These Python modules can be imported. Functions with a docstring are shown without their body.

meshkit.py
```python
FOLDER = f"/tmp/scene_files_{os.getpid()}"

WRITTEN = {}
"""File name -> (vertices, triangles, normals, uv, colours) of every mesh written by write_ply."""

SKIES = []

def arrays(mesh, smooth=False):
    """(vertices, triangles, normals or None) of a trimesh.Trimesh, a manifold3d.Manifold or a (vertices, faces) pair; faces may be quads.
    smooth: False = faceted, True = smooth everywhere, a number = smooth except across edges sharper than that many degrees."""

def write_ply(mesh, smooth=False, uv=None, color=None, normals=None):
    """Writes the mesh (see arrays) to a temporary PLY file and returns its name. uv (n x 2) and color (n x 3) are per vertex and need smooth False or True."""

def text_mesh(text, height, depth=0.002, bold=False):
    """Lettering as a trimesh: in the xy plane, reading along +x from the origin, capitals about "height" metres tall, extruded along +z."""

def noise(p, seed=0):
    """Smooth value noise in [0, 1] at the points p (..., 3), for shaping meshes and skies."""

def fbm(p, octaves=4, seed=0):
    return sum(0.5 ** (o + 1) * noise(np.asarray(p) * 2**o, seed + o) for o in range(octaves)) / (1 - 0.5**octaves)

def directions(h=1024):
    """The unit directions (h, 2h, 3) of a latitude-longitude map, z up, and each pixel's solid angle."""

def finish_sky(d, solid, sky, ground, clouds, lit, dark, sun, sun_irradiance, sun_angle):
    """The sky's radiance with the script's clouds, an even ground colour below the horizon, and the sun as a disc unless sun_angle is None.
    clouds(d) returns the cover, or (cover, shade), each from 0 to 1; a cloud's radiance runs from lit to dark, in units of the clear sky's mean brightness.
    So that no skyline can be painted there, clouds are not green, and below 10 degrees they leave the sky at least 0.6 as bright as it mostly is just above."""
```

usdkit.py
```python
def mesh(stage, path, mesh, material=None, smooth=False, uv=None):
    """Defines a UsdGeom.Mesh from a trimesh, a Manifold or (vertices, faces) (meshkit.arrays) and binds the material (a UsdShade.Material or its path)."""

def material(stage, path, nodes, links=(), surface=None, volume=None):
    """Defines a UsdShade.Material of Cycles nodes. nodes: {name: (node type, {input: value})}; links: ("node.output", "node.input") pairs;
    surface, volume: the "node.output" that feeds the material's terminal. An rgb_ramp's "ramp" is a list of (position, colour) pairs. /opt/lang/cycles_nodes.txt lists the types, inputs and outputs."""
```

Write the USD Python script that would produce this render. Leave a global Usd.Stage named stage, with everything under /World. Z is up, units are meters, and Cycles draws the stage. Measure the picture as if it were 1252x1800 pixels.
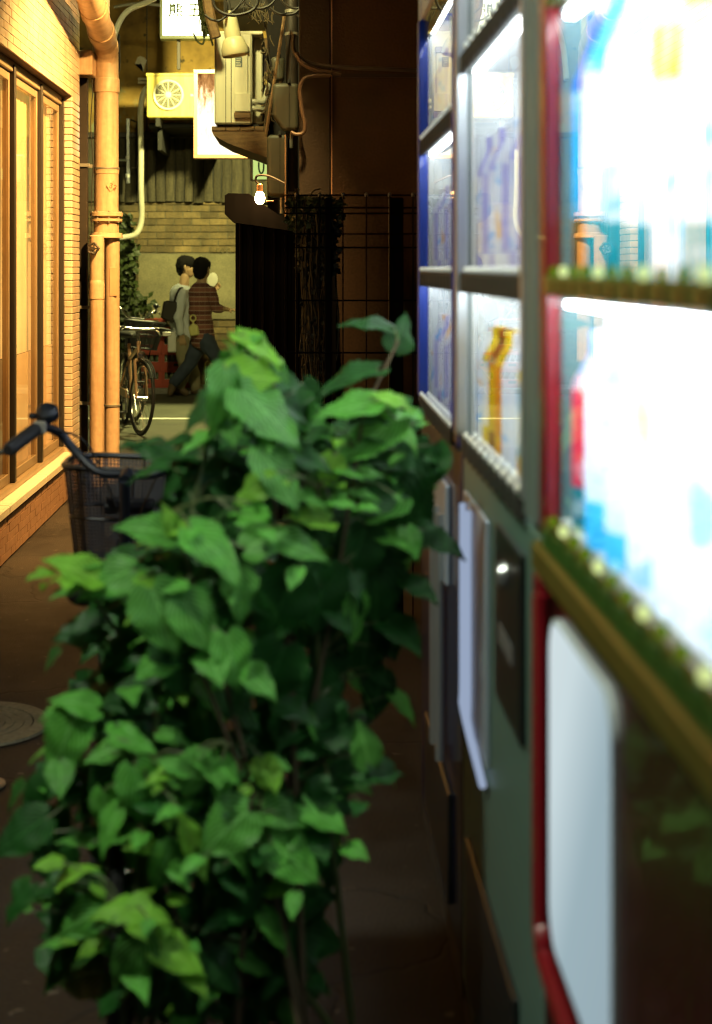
import math, random
import numpy as np, trimesh, usdkit, meshkit
import manifold3d as m3
from pxr import Usd, UsdGeom, UsdLux, UsdShade, Gf, Sdf, Vt

stage = Usd.Stage.CreateInMemory()
UsdGeom.SetStageUpAxis(stage, 'Z'); UsdGeom.SetStageMetersPerUnit(stage, 1.0)
UsdGeom.Xform.Define(stage, '/World'); UsdGeom.Scope.Define(stage, '/World/Looks')
R = random.Random(7)
F, VX, VY, EYE = 2600.0, 530.0, 470.0, 1.5
def P(x, y, d):                                   # a point of the place, d metres down the alley
    return np.array([(x - VX) / F * d, d, EYE - (y - VY) / F * d])

# ------------------------------------------------------------------ camera
cam = UsdGeom.Camera.Define(stage, '/World/camera')
HA = 25.04
cam.CreateHorizontalApertureAttr(HA); cam.CreateVerticalApertureAttr(36.0)
cam.CreateFocalLengthAttr(F / 1252 * HA)
cam.CreateHorizontalApertureOffsetAttr((626 - VX) / 1252 * HA)
cam.CreateVerticalApertureOffsetAttr((VY - 900) / 1252 * HA)
cam.CreateFStopAttr(3.1); cam.CreateFocusDistanceAttr(8.0)
cam.CreateClippingRangeAttr((0.05, 500.0))
cam.CreateExposureAttr(0.0)
cx = UsdGeom.Xformable(cam); cx.AddTranslateOp().Set(Gf.Vec3d(0, 0, EYE)); cx.AddRotateXOp().Set(90.0)

# ------------------------------------------------------------------ sky, moon, lamps
usdkit.material(stage, '/World/Looks/night_sky', {
    's': ('sky_texture', {'sky_type': 'single_scattering', 'sun_disc': False, 'sun_elevation': 0.5, 'sun_rotation': 0.6}),
    'b': ('background_shader', {'strength': 0.0006})}, [('s.color', 'b.color')], surface='b.background')
dome = UsdLux.DomeLight.Define(stage, '/World/sky')
UsdShade.MaterialBindingAPI.Apply(dome.GetPrim()).Bind(UsdShade.Material.Get(stage, '/World/Looks/night_sky'))
dome.GetPrim().SetCustomDataByKey('kind', 'structure')
moon = UsdLux.DistantLight.Define(stage, '/World/moonlight')
moon.CreateNormalizeAttr(True); moon.CreateIntensityAttr(0.0015); moon.CreateAngleAttr(0.5); moon.CreateColorAttr(Gf.Vec3f(1, .95, .88))
mx = UsdGeom.Xformable(moon); mx.AddRotateZOp().Set(-34.0); mx.AddRotateXOp().Set(-61.0)

SODIUM = (1.0, .57, .17)
def rect_light(path, pos, target, w, h, inten, col):
    l = UsdLux.RectLight.Define(stage, path)
    l.CreateWidthAttr(w); l.CreateHeightAttr(h); l.CreateIntensityAttr(inten); l.CreateColorAttr(Gf.Vec3f(*col))
    p, t = Gf.Vec3d(*map(float, pos)), Gf.Vec3d(*map(float, target))
    m = Gf.Matrix4d().SetLookAt(p, t, Gf.Vec3d(0, 0, 1)).GetInverse()
    UsdGeom.Xformable(l).AddTransformOp().Set(m)
    return l
def sphere_light(path, pos, r, inten, col):
    l = UsdLux.SphereLight.Define(stage, path); l.CreateRadiusAttr(r); l.CreateIntensityAttr(inten); l.CreateColorAttr(Gf.Vec3f(*col))
    UsdGeom.Xformable(l).AddTranslateOp().Set(Gf.Vec3d(*map(float, pos)))
    return l
LAMP_ALLEY = (0.10, 8.2, 3.75)        # sodium wall lamp over the alley
LAMP_HIGH = (-0.75, 9.7, 4.6)         # pale street lamp above the pipe
LAMP_STREET = (-0.42, 14.6, 4.30)     # lamp over the cross street
I_ALLEY, I_HIGH, I_STREET, I_FILL_ADDED = 6200.0, 620.0, 3000.0, 430.0
W_POSTER, W_SIGN, W_PANEL, W_TUBE = 1.8, 5.0, 12.0, 30.0

# ------------------------------------------------------------------ helpers
made = {}
def numbered(parent, name):
    k = (parent, name); made[k] = made.get(k, -1) + 1
    return f'{parent}/{name}' + (f'_{made[k]:03d}' if made[k] else '')
def path_of(parent):
    return '/World' if parent is None else (parent if isinstance(parent, str) else str(parent.GetPath()))
def tag(prim, label=None, cat=None, group=None, kind=None):
    for k, v in (('label', label), ('category', cat), ('group', group), ('kind', kind)):
        if v: prim.SetCustomDataByKey(k, v)
    return prim
def thing(name, label, cat, loc=(0, 0, 0), rz=0.0, group=None):
    x = UsdGeom.Xform.Define(stage, numbered('/World', name))
    x.AddTranslateOp().Set(Gf.Vec3d(*map(float, loc)))
    if rz: x.AddRotateZOp().Set(float(rz))
    p = x.GetPrim(); p.SetCustomDataByKey('base', Gf.Vec3d(*map(float, loc))) if False else None
    return tag(p, label, cat, group)
def dup(src, loc, rz, label, group=None):
    c = src.GetCustomData()
    p = thing(src.GetName(), label, c['category'], loc, rz, group or c.get('group'))
    p.GetReferences().AddInternalReference(src.GetPath()); p.SetInstanceable(True)
    return p

class MB:
    """collects pieces into one mesh"""
    def __init__(s): s.v, s.f, s.n = [], [], 0
    def add(s, v, f):
        v = np.asarray(v, float); f = np.asarray(f, int)
        if f.shape[1] == 4: f = np.vstack([f[:, [0, 1, 2]], f[:, [0, 2, 3]]])
        s.v.append(v); s.f.append(f + s.n); s.n += len(v); return s
    def tm(s, m): return s.add(m.vertices, m.faces)
    def box(s, lo, hi, bev=0.0, rot=None, jit=0.0):
        lo, hi = np.minimum(lo, hi), np.maximum(lo, hi)
        c, h = (np.array(lo) + hi) / 2, (np.array(hi, float) - lo) / 2
        if bev > 0:
            b = min(bev, h.min() * .45)
            pts = []
            for sx in (-1, 1):
                for sy in (-1, 1):
                    for sz in (-1, 1):
                        q = np.array([sx, sy, sz]) * h
                        for k in range(3):
                            w = q.copy()
                            for j in range(3):
                                if j != k: w[j] -= np.sign(w[j]) * b
                            pts.append(w)
            m = trimesh.convex.convex_hull(np.array(pts)); v, f = np.array(m.vertices), np.array(m.faces)
        else:
            v = np.array([[x, y, z] for x in (-1, 1) for y in (-1, 1) for z in (-1, 1)], float) * h
            f = np.array([[0, 1, 3, 2], [4, 6, 7, 5], [0, 4, 5, 1], [2, 3, 7, 6], [0, 2, 6, 4], [1, 5, 7, 3]])
        if jit: v = v + np.array([[R.uniform(-jit, jit) for _ in range(3)] for _ in v])
        if rot is not None: v = v @ np.asarray(rot)[:3, :3].T
        return s.add(v + c, f)
    def tube(s, pts, r, sides=8, closed=False, caps=True):
        p = np.asarray(pts, float); n = len(p); r = np.broadcast_to(np.asarray(r, float), (n,))
        t = (np.roll(p, -1, 0) - np.roll(p, 1, 0)) if closed else np.gradient(p, axis=0)
        t /= np.linalg.norm(t, axis=1, keepdims=True) + 1e-12
        a = np.cross(t[0], [0, 0, 1.0] if abs(t[0][2]) < .9 else [1.0, 0, 0]); a /= np.linalg.norm(a)
        A = []
        for i in range(n):
            a = a - t[i] * (a @ t[i]); a /= np.linalg.norm(a) + 1e-12; A.append(a)
        A = np.array(A); B = np.cross(t, A); ang = np.arange(sides) * 2 * np.pi / sides
        v = p[:, None] + r[:, None, None] * (np.cos(ang)[None, :, None] * A[:, None] + np.sin(ang)[None, :, None] * B[:, None])
        m = n if closed else n - 1; f = []
        for i in range(m):
            for j in range(sides):
                k, l = (i + 1) % n, (j + 1) % sides
                f.append([i * sides + j, i * sides + l, k * sides + l, k * sides + j])
        v = v.reshape(-1, 3); f = np.array(f); s.add(v, f)
        if caps and not closed:
            o = s.n - len(v)
            for base, rev in ((0, True), ((n - 1) * sides, False)):
                ff = [[base, base + j + 1, base + j] if rev else [base, base + j, base + j + 1] for j in range(1, sides - 1)]
                s.f.append(np.array(ff) + o)
        return s
    def lathe(s, prof, n=24, center=(0, 0, 0), rot=None):
        """prof: (radius, z) list, about z"""
        pr = np.array(prof, float); ang = np.arange(n) * 2 * np.pi / n
        v = np.stack([pr[:, None, 0] * np.cos(ang), pr[:, None, 0] * np.sin(ang), np.repeat(pr[:, 1:2], n, 1)], -1).reshape(-1, 3)
        f = [[i * n + j, i * n + (j + 1) % n, (i + 1) * n + (j + 1) % n, (i + 1) * n + j] for i in range(len(pr) - 1) for j in range(n)]
        if rot is not None: v = v @ np.asarray(rot)[:3, :3].T
        return s.add(v + np.asarray(center), np.array(f))
    def quad(s, a, b, c, d): return s.add(np.array([a, b, c, d]), np.array([[0, 1, 2, 3]]))
    def build(s, name, mat, parent=None, smooth=35, **kw):
        v, f = np.vstack(s.v), np.vstack(s.f)
        pr = usdkit.mesh(stage, numbered(path_of(parent), name), (v, f), mat, smooth=smooth).GetPrim()
        return tag(pr, **kw)
def single(name, mb, mat, label=None, cat=None, group=None, kind=None, smooth=35):
    return mb.build(name, mat, None, smooth, label=label, cat=cat, group=group, kind=kind)
def rot(axis, deg): return trimesh.transformations.rotation_matrix(math.radians(deg), axis)[:3, :3]
def curve(pts, n=24, closed=False):
    """Catmull-Rom through pts"""
    p = np.asarray(pts, float)
    if len(p) < 3: return np.linspace(p[0], p[-1], n)
    q = np.vstack([2 * p[0] - p[1], p, 2 * p[-1] - p[-2]]); out = []
    for t in np.linspace(0, len(p) - 1 - 1e-9, n):
        i = int(t); u = t - i; a, b, c, d = q[i:i + 4]
        out.append(.5 * (2 * b + (c - a) * u + (2 * a - 5 * b + 4 * c - d) * u * u + (3 * b - a - 3 * c + d) * u ** 3))
    return np.array(out)

# ------------------------------------------------------------------ materials
MATS = {}
def mat(name, col, rough=.6, metal=0., var=.22, scale=6., col2=None, bump=0., bscale=60., coat=0., detail=5, objrand=0., spec=.5, stretch=None, fine=0.):
    """noise-varied principled surface: large stains between col and col2, fine mottling, optional fine relief, per-piece tone"""
    c = np.array(col, float); c2 = np.array(col2, float) if col2 is not None else c * (1 - var)
    n = {'tc': ('texture_coordinate', {}), 'n': ('noise_texture', {'scale': scale, 'detail': detail, 'roughness': .62}),
         'r': ('rgb_ramp', {'ramp': [(.32, tuple(c2)), (.68, tuple(c))]}),
         'p': ('principled_bsdf', {'roughness': rough, 'metallic': metal, 'coat_weight': coat, 'specular_ior_level': spec})}
    l = [('n.fac', 'r.fac')]
    if stretch is not None:
        n['mp'] = ('mapping', {'scale': stretch}); l += [('tc.object', 'mp.vector'), ('mp.vector', 'n.vector')]
    else: l += [('tc.object', 'n.vector')]
    src = 'r.color'
    if fine:
        n['n2'] = ('noise_texture', {'scale': bscale, 'detail': 3}); n['m2'] = ('map_range', {'from_min': .3, 'from_max': .7, 'to_min': 1 - fine, 'to_max': 1 + fine})
        n['x2'] = ('mix_color', {'blend_type': 'multiply', 'fac': 1.0}); l += [('tc.object', 'n2.vector'), ('n2.fac', 'm2.value'), (src, 'x2.a'), ('m2.result', 'x2.b')]; src = 'x2.result'
    if objrand:
        n['oi'] = ('object_info', {}); n['mr'] = ('map_range', {'to_min': 1 - objrand, 'to_max': 1 + objrand})
        n['hx'] = ('mix_color', {'blend_type': 'multiply', 'fac': 1.0}); l += [('oi.random', 'mr.value'), (src, 'hx.a'), ('mr.result', 'hx.b')]; src = 'hx.result'
    l.append((src, 'p.base_color'))
    if bump:
        n['bn'] = ('noise_texture', {'scale': bscale, 'detail': 4}); n['b'] = ('bump', {'strength': bump, 'distance': .01})
        l += [('tc.object', 'bn.vector'), ('bn.fac', 'b.height'), ('b.normal', 'p.normal')]
    MATS[name] = usdkit.material(stage, '/World/Looks/' + name, n, l, surface='p.BSDF')
    return MATS[name]
def emit(name, col, strength):
    MATS[name] = usdkit.material(stage, '/World/Looks/' + name, {'e': ('emission', {'color': col, 'strength': strength})}, [], surface='e.emission')
    return MATS[name]
def pane(name, tint=(1, 1, 1), rough=0.0, f0=.05):
    MATS[name] = usdkit.material(stage, '/World/Looks/' + name, {
        'lw': ('layer_weight', {'blend': .5}), 'p': ('math', {'math_type': 'power', 'value2': 5.0}), 'k': ('math', {'math_type': 'multiply_add', 'value2': .92 - f0, 'value3': f0}),
        't': ('transparent_bsdf', {'color': tint}), 'g': ('glossy_bsdf', {'color': (1, 1, 1), 'roughness': rough}), 'm': ('mix_closure', {})},
        [('lw.facing', 'p.value1'), ('p.value', 'k.value1'), ('k.value', 'm.fac'), ('t.BSDF', 'm.closure1'), ('g.BSDF', 'm.closure2')], surface='m.closure')
    return MATS[name]
M = MATS
usdkit.material(stage, '/World/Looks/asphalt', {
    'tc': ('texture_coordinate', {}), 'n1': ('noise_texture', {'scale': 1.1, 'detail': 6, 'roughness': .65}), 'r1': ('rgb_ramp', {'ramp': [(.35, (.010, .008, .0065)), (.5, (.022, .017, .013)), (.68, (.044, .033, .024))]}),
    'n2': ('noise_texture', {'scale': 150.0, 'detail': 2}), 'm2': ('map_range', {'from_min': .3, 'from_max': .7, 'to_min': .5, 'to_max': 1.5}), 'x2': ('mix_color', {'blend_type': 'multiply', 'fac': 1.0}),
    'nd': ('noise_texture', {'scale': 2.5, 'detail': 4}), 'va': ('vector_math', {'math_type': 'multiply_add', 'vector2': (.35, .35, .35)}), 'v': ('voronoi_texture', {'feature': 'distance_to_edge', 'scale': .9}), 'c': ('map_range', {'from_min': .0, 'from_max': .008, 'to_min': .55, 'to_max': 1.0, 'clamp': True}), 'x3': ('mix_color', {'blend_type': 'multiply', 'fac': 1.0}),
    'n4': ('noise_texture', {'scale': 22.0, 'detail': 2}), 'r4': ('rgb_ramp', {'ramp': [(.70, (0, 0, 0)), (.73, (1, 1, 1))]}), 'x4': ('mix_color', {'b': (.10, .085, .065)}),
    'h': ('math', {'math_type': 'multiply_add', 'value2': .6}), 'b': ('bump', {'strength': .8, 'distance': .008}), 'rr': ('map_range', {'from_min': .35, 'from_max': .65, 'to_min': .55, 'to_max': .9}), 'p': ('principled_bsdf', {'specular_ior_level': .35})},
    [('tc.object', 'n1.vector'), ('n1.fac', 'r1.fac'), ('tc.object', 'n2.vector'), ('n2.fac', 'm2.value'), ('r1.color', 'x2.a'), ('m2.result', 'x2.b'), ('tc.object', 'nd.vector'), ('nd.color', 'va.vector1'), ('tc.object', 'va.vector3'), ('va.vector', 'v.vector'), ('v.distance', 'c.value'),
     ('x2.result', 'x3.a'), ('c.result', 'x3.b'), ('tc.object', 'n4.vector'), ('n4.fac', 'r4.fac'), ('r4.color', 'x4.fac'), ('x3.result', 'x4.a'), ('x4.result', 'p.base_color'), ('n2.fac', 'h.value1'), ('c.result', 'h.value3'), ('h.value', 'b.height'), ('b.normal', 'p.normal'), ('n1.fac', 'rr.value'), ('rr.result', 'p.roughness')], surface='p.BSDF')
M['asphalt'] = UsdShade.Material.Get(stage, '/World/Looks/asphalt')
mat('street_asphalt', (.075, .078, .050), .8, col2=(.050, .052, .036), scale=2, bump=.4, bscale=160, fine=.3)
mat('road_paint', (.75, .74, .62), .6, var=.25, scale=20)
mat('concrete', (.34, .32, .27), .85, col2=(.20, .19, .16), scale=3, bump=.3, bscale=70, fine=.15)
mat('dark_concrete', (.20, .19, .13), .9, col2=(.10, .10, .07), scale=3.2, bump=.3, bscale=60, fine=.2)
mat('glazed_tile', (.60, .47, .34), .17, var=.30, scale=3.5, objrand=.12, bump=.12, bscale=9, fine=.08, spec=.6)
mat('grout', (.10, .055, .030), .9, var=.3, scale=20)
mat('brown_tile', (.34, .19, .11), .45, var=.25, scale=14, objrand=.1, bump=.15, bscale=30)
mat('sill_stone', (.58, .53, .40), .5, var=.12, scale=18, fine=.1, bscale=160)
mat('bronze_frame', (.34, .25, .15), .38, .45, var=.15, scale=8, stretch=(6, 6, 1))
mat('dark_frame', (.030, .026, .020), .45, .2, var=.2)
for nm, cc, st_ in (('glow_blind', (1.0, .60, .17), 1.0), ('glow_blind_low', (.95, .47, .12), .5)):  # glow and its rise and fall with height are painted into the curtains
    M[nm] = usdkit.material(stage, '/World/Looks/' + nm, {'tc': ('texture_coordinate', {}), 'mp': ('mapping', {'scale': (1, 2.2, .5)}), 'n': ('noise_texture', {'scale': 1.6, 'detail': 4}), 'r': ('map_range', {'from_min': .3, 'from_max': .7, 'to_min': st_ * .45, 'to_max': st_ * 1.2}),
        's': ('separate_xyz', {}), 'z': ('map_range', {'from_min': .28, 'from_max': 2.62, 'clamp': True}), 'g': ('rgb_ramp', {'ramp': [(0, (.55,) * 3), (.3, (.8,) * 3), (.42, (1.0,) * 3), (.62, (.75,) * 3), (1, (.42,) * 3)]}), 'x': ('math', {'math_type': 'multiply'}),
        'p': ('principled_bsdf', {'base_color': (.45, .32, .18), 'roughness': .8, 'emission_color': cc})},
        [('tc.object', 'mp.vector'), ('mp.vector', 'n.vector'), ('n.fac', 'r.value'), ('tc.object', 's.vector'), ('s.z', 'z.value'), ('z.result', 'g.fac'), ('r.result', 'x.value1'), ('g.color', 'x.value2'), ('x.value', 'p.emission_strength')], surface='p.BSDF')
mat('cream_paint', (.56, .40, .25), .38, col2=(.36, .23, .13), scale=5.5, bump=.1, bscale=30, fine=.08, stretch=(2, 2, .22), spec=.4)
mat('dark_steel', (.035, .026, .018), .55, .2, var=.3, scale=10)
mat('brick', (.17, .120, .050), .9, col2=(.07, .055, .026), scale=5, objrand=.32, bump=.5, bscale=90, fine=.2)
mat('mortar', (.13, .115, .070), .95, var=.3, scale=12, bump=.3)
mat('plank', (.070, .058, .030), .85, col2=(.026, .022, .012), scale=5, stretch=(7, 7, .7), objrand=.25, bump=.6, bscale=40, fine=.2)
mat('panel_cement', (.185, .165, .085), .8, col2=(.10, .092, .05), scale=2.2, bump=.2, bscale=60, fine=.15)
mat('ac_cream', (.70, .66, .46), .42, var=.14, scale=3, stretch=(3, 3, .6))
mat('ac_cream_lit', (.72, .60, .16), .42, col2=(.62, .47, .08), scale=3.5, stretch=(4, 4, .5))  # cream casing with the yellow lamplight put into its colour
mat('dark_gap', (.014, .013, .010), .8)
mat('black_metal', (.0045, .0045, .005), .55, 0, var=.4, scale=4, stretch=(4, 4, .4), spec=.05)
mat('black_rubber', (.014, .014, .015), .62, var=.3)
mat('brown_render', (.034, .0165, .006), .9, col2=(.016, .008, .003), scale=1.8, bump=.35, bscale=60, fine=.25)
mat('dark_render', (.014, .010, .007), .9, var=.4, scale=2, bump=.3)
mat('rust_wood', (.20, .115, .045), .8, col2=(.11, .06, .025), scale=6, stretch=(1, 6, 6), bump=.3)
mat('meter_grey', (.075, .07, .045), .5, var=.15, scale=5)
mat('galv', (.33, .31, .25), .45, .5, var=.25, scale=10)
mat('cable_black', (.018, .015, .010), .6, var=.3)
mat('cable_green', (.10, .105, .03), .6, var=.4)
mat('conduit_white', (.62, .60, .46), .5, var=.15, scale=10)
mat('conduit_brown', (.03, .017, .009), .55, var=.2)
mat('lamp_shade', (.50, .45, .26), .45, var=.15, scale=4)
mat('pink_wood', (.55, .27, .15), .6, var=.2, scale=8)
mat('sign_frame', (.05, .055, .025), .5, var=.2)
mat('ink', (.03, .045, .012), .8, var=.2)
mat('ink_teal', (.02, .10, .10), .8, var=.2)
mat('ink_brown', (.18, .08, .03), .8, var=.2)
mat('ink_blue', (.13, .17, .18), .8, var=.2)
mat('sticker', (.50, .30, .16), .6, var=.2)
mat('crate_red', (.52, .085, .05), .55, var=.3, scale=6, objrand=.12)
mat('skin', (.55, .36, .20), .55, var=.08)
mat('hair', (.010, .009, .008), .85, var=.3, scale=40, bump=.4, bscale=200, spec=.15)
mat('shirt_blue', (.74, .80, .84), .8, var=.1, scale=8, bump=.2, bscale=30)
mat('khaki', (.33, .30, .18), .85, var=.15, scale=10, bump=.25, bscale=30)
mat('denim', (.055, .075, .12), .85, var=.3, scale=10, bump=.25, bscale=40)
mat('leather', (.030, .025, .018), .6, var=.3)
mat('shoe_brown', (.16, .11, .06), .6, var=.25)
mat('white_plastic', (.75, .75, .70), .4, var=.06)
mat('fan_paper', (.78, .76, .60), .7, var=.06)
mat('charm_yellow', (.70, .66, .25), .6, var=.12, scale=20)
mat('chrome', (.62, .60, .58), .2, 1., var=.15, scale=12)
mat('copper_paint', (.58, .34, .20), .3, .3, var=.15, scale=12)
mat('blue_black', (.012, .016, .024), .42, .2, var=.25)
mat('bike_dark', (.016, .017, .020), .4, .3, var=.3)
mat('reflector', (.65, .65, .58), .4, var=.05)
mat('ivy_leaf', (.055, .085, .016), .55, col2=(.028, .045, .010), scale=9, objrand=.3)
mat('ivy_dark', (.045, .045, .016), .6, col2=(.018, .018, .009), scale=9)
mat('twig', (.10, .075, .035), .85, var=.3)
mat('stem_green', (.07, .10, .025), .6, var=.25, scale=30)
mat('red_enamel', (.20, .008, .013), .28, var=.08, coat=.4)
mat('maroon_enamel', (.055, .012, .010), .22, var=.2, coat=.5)
mat('blue_enamel', (.006, .030, .24), .28, var=.08, coat=.4)
mat('navy_enamel', (.006, .012, .06), .25, var=.2, coat=.3)
mat('grey_enamel', (.13, .17, .155), .62, var=.08, scale=2, spec=.25)
mat('grey_lower', (.11, .19, .155), .42, var=.15, scale=3, spec=.3)
mat('silver', (.55, .58, .60), .32, .8, var=.06, stretch=(5, 5, .5))
mat('silver_blue', (.42, .50, .60), .3, .4, var=.06)
mat('dark_recess', (.012, .014, .014), .35, var=.3)
mat('rail_dark', (.045, .045, .038), .7, var=.2, spec=.2)
mat('rail_green', (.03, .10, .012), .4, var=.25)
mat('rail_gold', (.16, .12, .02), .4, .3, var=.25)
M['bead_clear'] = usdkit.material(stage, '/World/Looks/bead_clear', {'p': ('principled_bsdf', {'base_color': (.8, .82, .75), 'roughness': .12, 'emission_color': (.9, 1.0, .85), 'emission_strength': .06})}, [], surface='p.BSDF')
mat('cavity_teal', (.10, .20, .21), .5, var=.06, scale=2)
mat('cavity_white', (.70, .74, .74), .5, var=.04)
mat('coin_panel', (.62, .72, .75), .35, var=.05, scale=2)
for nm, c in dict(b_blue=(.02, .30, .75), b_navy=(.05, .10, .45), b_white=(.85, .86, .88), b_orange=(.80, .42, .08), b_green=(.10, .45, .16), b_pink=(.80, .10, .18), b_yellow=(.82, .66, .06),
                  b_teal=(.03, .40, .45), b_lilac=(.60, .58, .82), b_brown=(.36, .16, .05), b_cyan=(.10, .60, .85)).items():
    c = np.array(c, float); ink = {'b_white': (.35, .62, .95), 'b_cyan': (.75, .88, .92), 'b_pink': (.9, .7, .7), 'b_orange': (.95, .85, .55), 'b_yellow': (.9, .4, .1), 'b_teal': (.5, .75, .8), 'b_green': (.6, .8, .6)}.get(nm, tuple(c * .5 + .4)); ink2 = {'b_white': (.95, .62, .35)}.get(nm, tuple(c * .7))
    M[nm] = usdkit.material(stage, '/World/Looks/' + nm, {'tc': ('texture_coordinate', {}), 'mp': ('mapping', {'scale': (11, 11, 17)}), 'n': ('noise_texture', {'scale': 1.0, 'detail': 3, 'distortion': .8}),
        'r': ('rgb_ramp', {'ramp': [(.30, ink2), (.38, tuple(c)), (.58, tuple(c)), (.66, ink)]}),
        'p': ('principled_bsdf', {'roughness': .35}), 't': ('translucent_bsdf', {}), 'm': ('mix_closure', {'fac': .72})},
        [('tc.object', 'mp.vector'), ('mp.vector', 'n.vector'), ('n.fac', 'r.fac'), ('r.color', 'p.base_color'), ('r.color', 't.color'), ('p.BSDF', 'm.closure1'), ('t.BSDF', 'm.closure2')], surface='m.closure')
pane('shop_glass', (.92, .88, .80), 0.02, .06)
pane('machine_glass', (.97, .98, .98), 0.0, .04)
mat('bottle_glass', (.20, .24, .15), .12, var=.4, scale=14, spec=.8)
M['clear_glass'] = usdkit.material(stage, '/World/Looks/clear_glass', {'p': ('principled_bsdf', {'base_color': (.9, .95, .9), 'roughness': .05, 'transmission_weight': 1.0})}, [], surface='p.BSDF')
emit('sign_white', (1.0, 1.0, .66), W_SIGN)
emit('sign_lime', (.78, 1.0, .28), .75)
emit('backlight', (.86, .95, 1.0), W_PANEL * .7)
emit('tube_light', (.90, .97, 1.0), W_TUBE)
emit('button_green', (.36, .62, .02), .28)
emit('button_bright', (.75, .9, .35), 1.1)
usdkit.material(stage, '/World/Looks/coin_painted_glow', {'tc': ('texture_coordinate', {}), 'd': ('vector_math', {'math_type': 'dot_product', 'vector2': (0, 1.6, 1.2)}), 'r': ('rgb_ramp', {'ramp': [(.0, (.36, .48, .54)), (.42, (.40, .54, .60)), (.72, (.72, .86, .90)), (1.0, (.80, .92, .95))]}), 'm': ('map_range', {'from_min': .95, 'from_max': 2.1, 'clamp': True}), 'e': ('emission', {'strength': .82})},
    [('tc.object', 'd.vector1'), ('d.value', 'm.value'), ('m.result', 'r.fac'), ('r.color', 'e.color')], surface='e.emission'); M['coin_painted_glow'] = UsdShade.Material.Get(stage, '/World/Looks/coin_painted_glow')  # diagonal sheen painted into the plate's glow, bright corner to dim
emit('coin_glow_bright', (.80, .93, .95), .80)
emit('backlight_dim', (.80, .90, 1.0), W_PANEL * .16)
emit('backlight_mid', (.84, .93, 1.0), W_PANEL * .27)
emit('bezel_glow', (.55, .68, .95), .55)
emit('bulb_glow', (1.0, .48, .16), 60.0)
emit('lamp_sodium', SODIUM, 12.0)
emit('lamp_pale', (1.0, .92, .45), 40.0)

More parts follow.
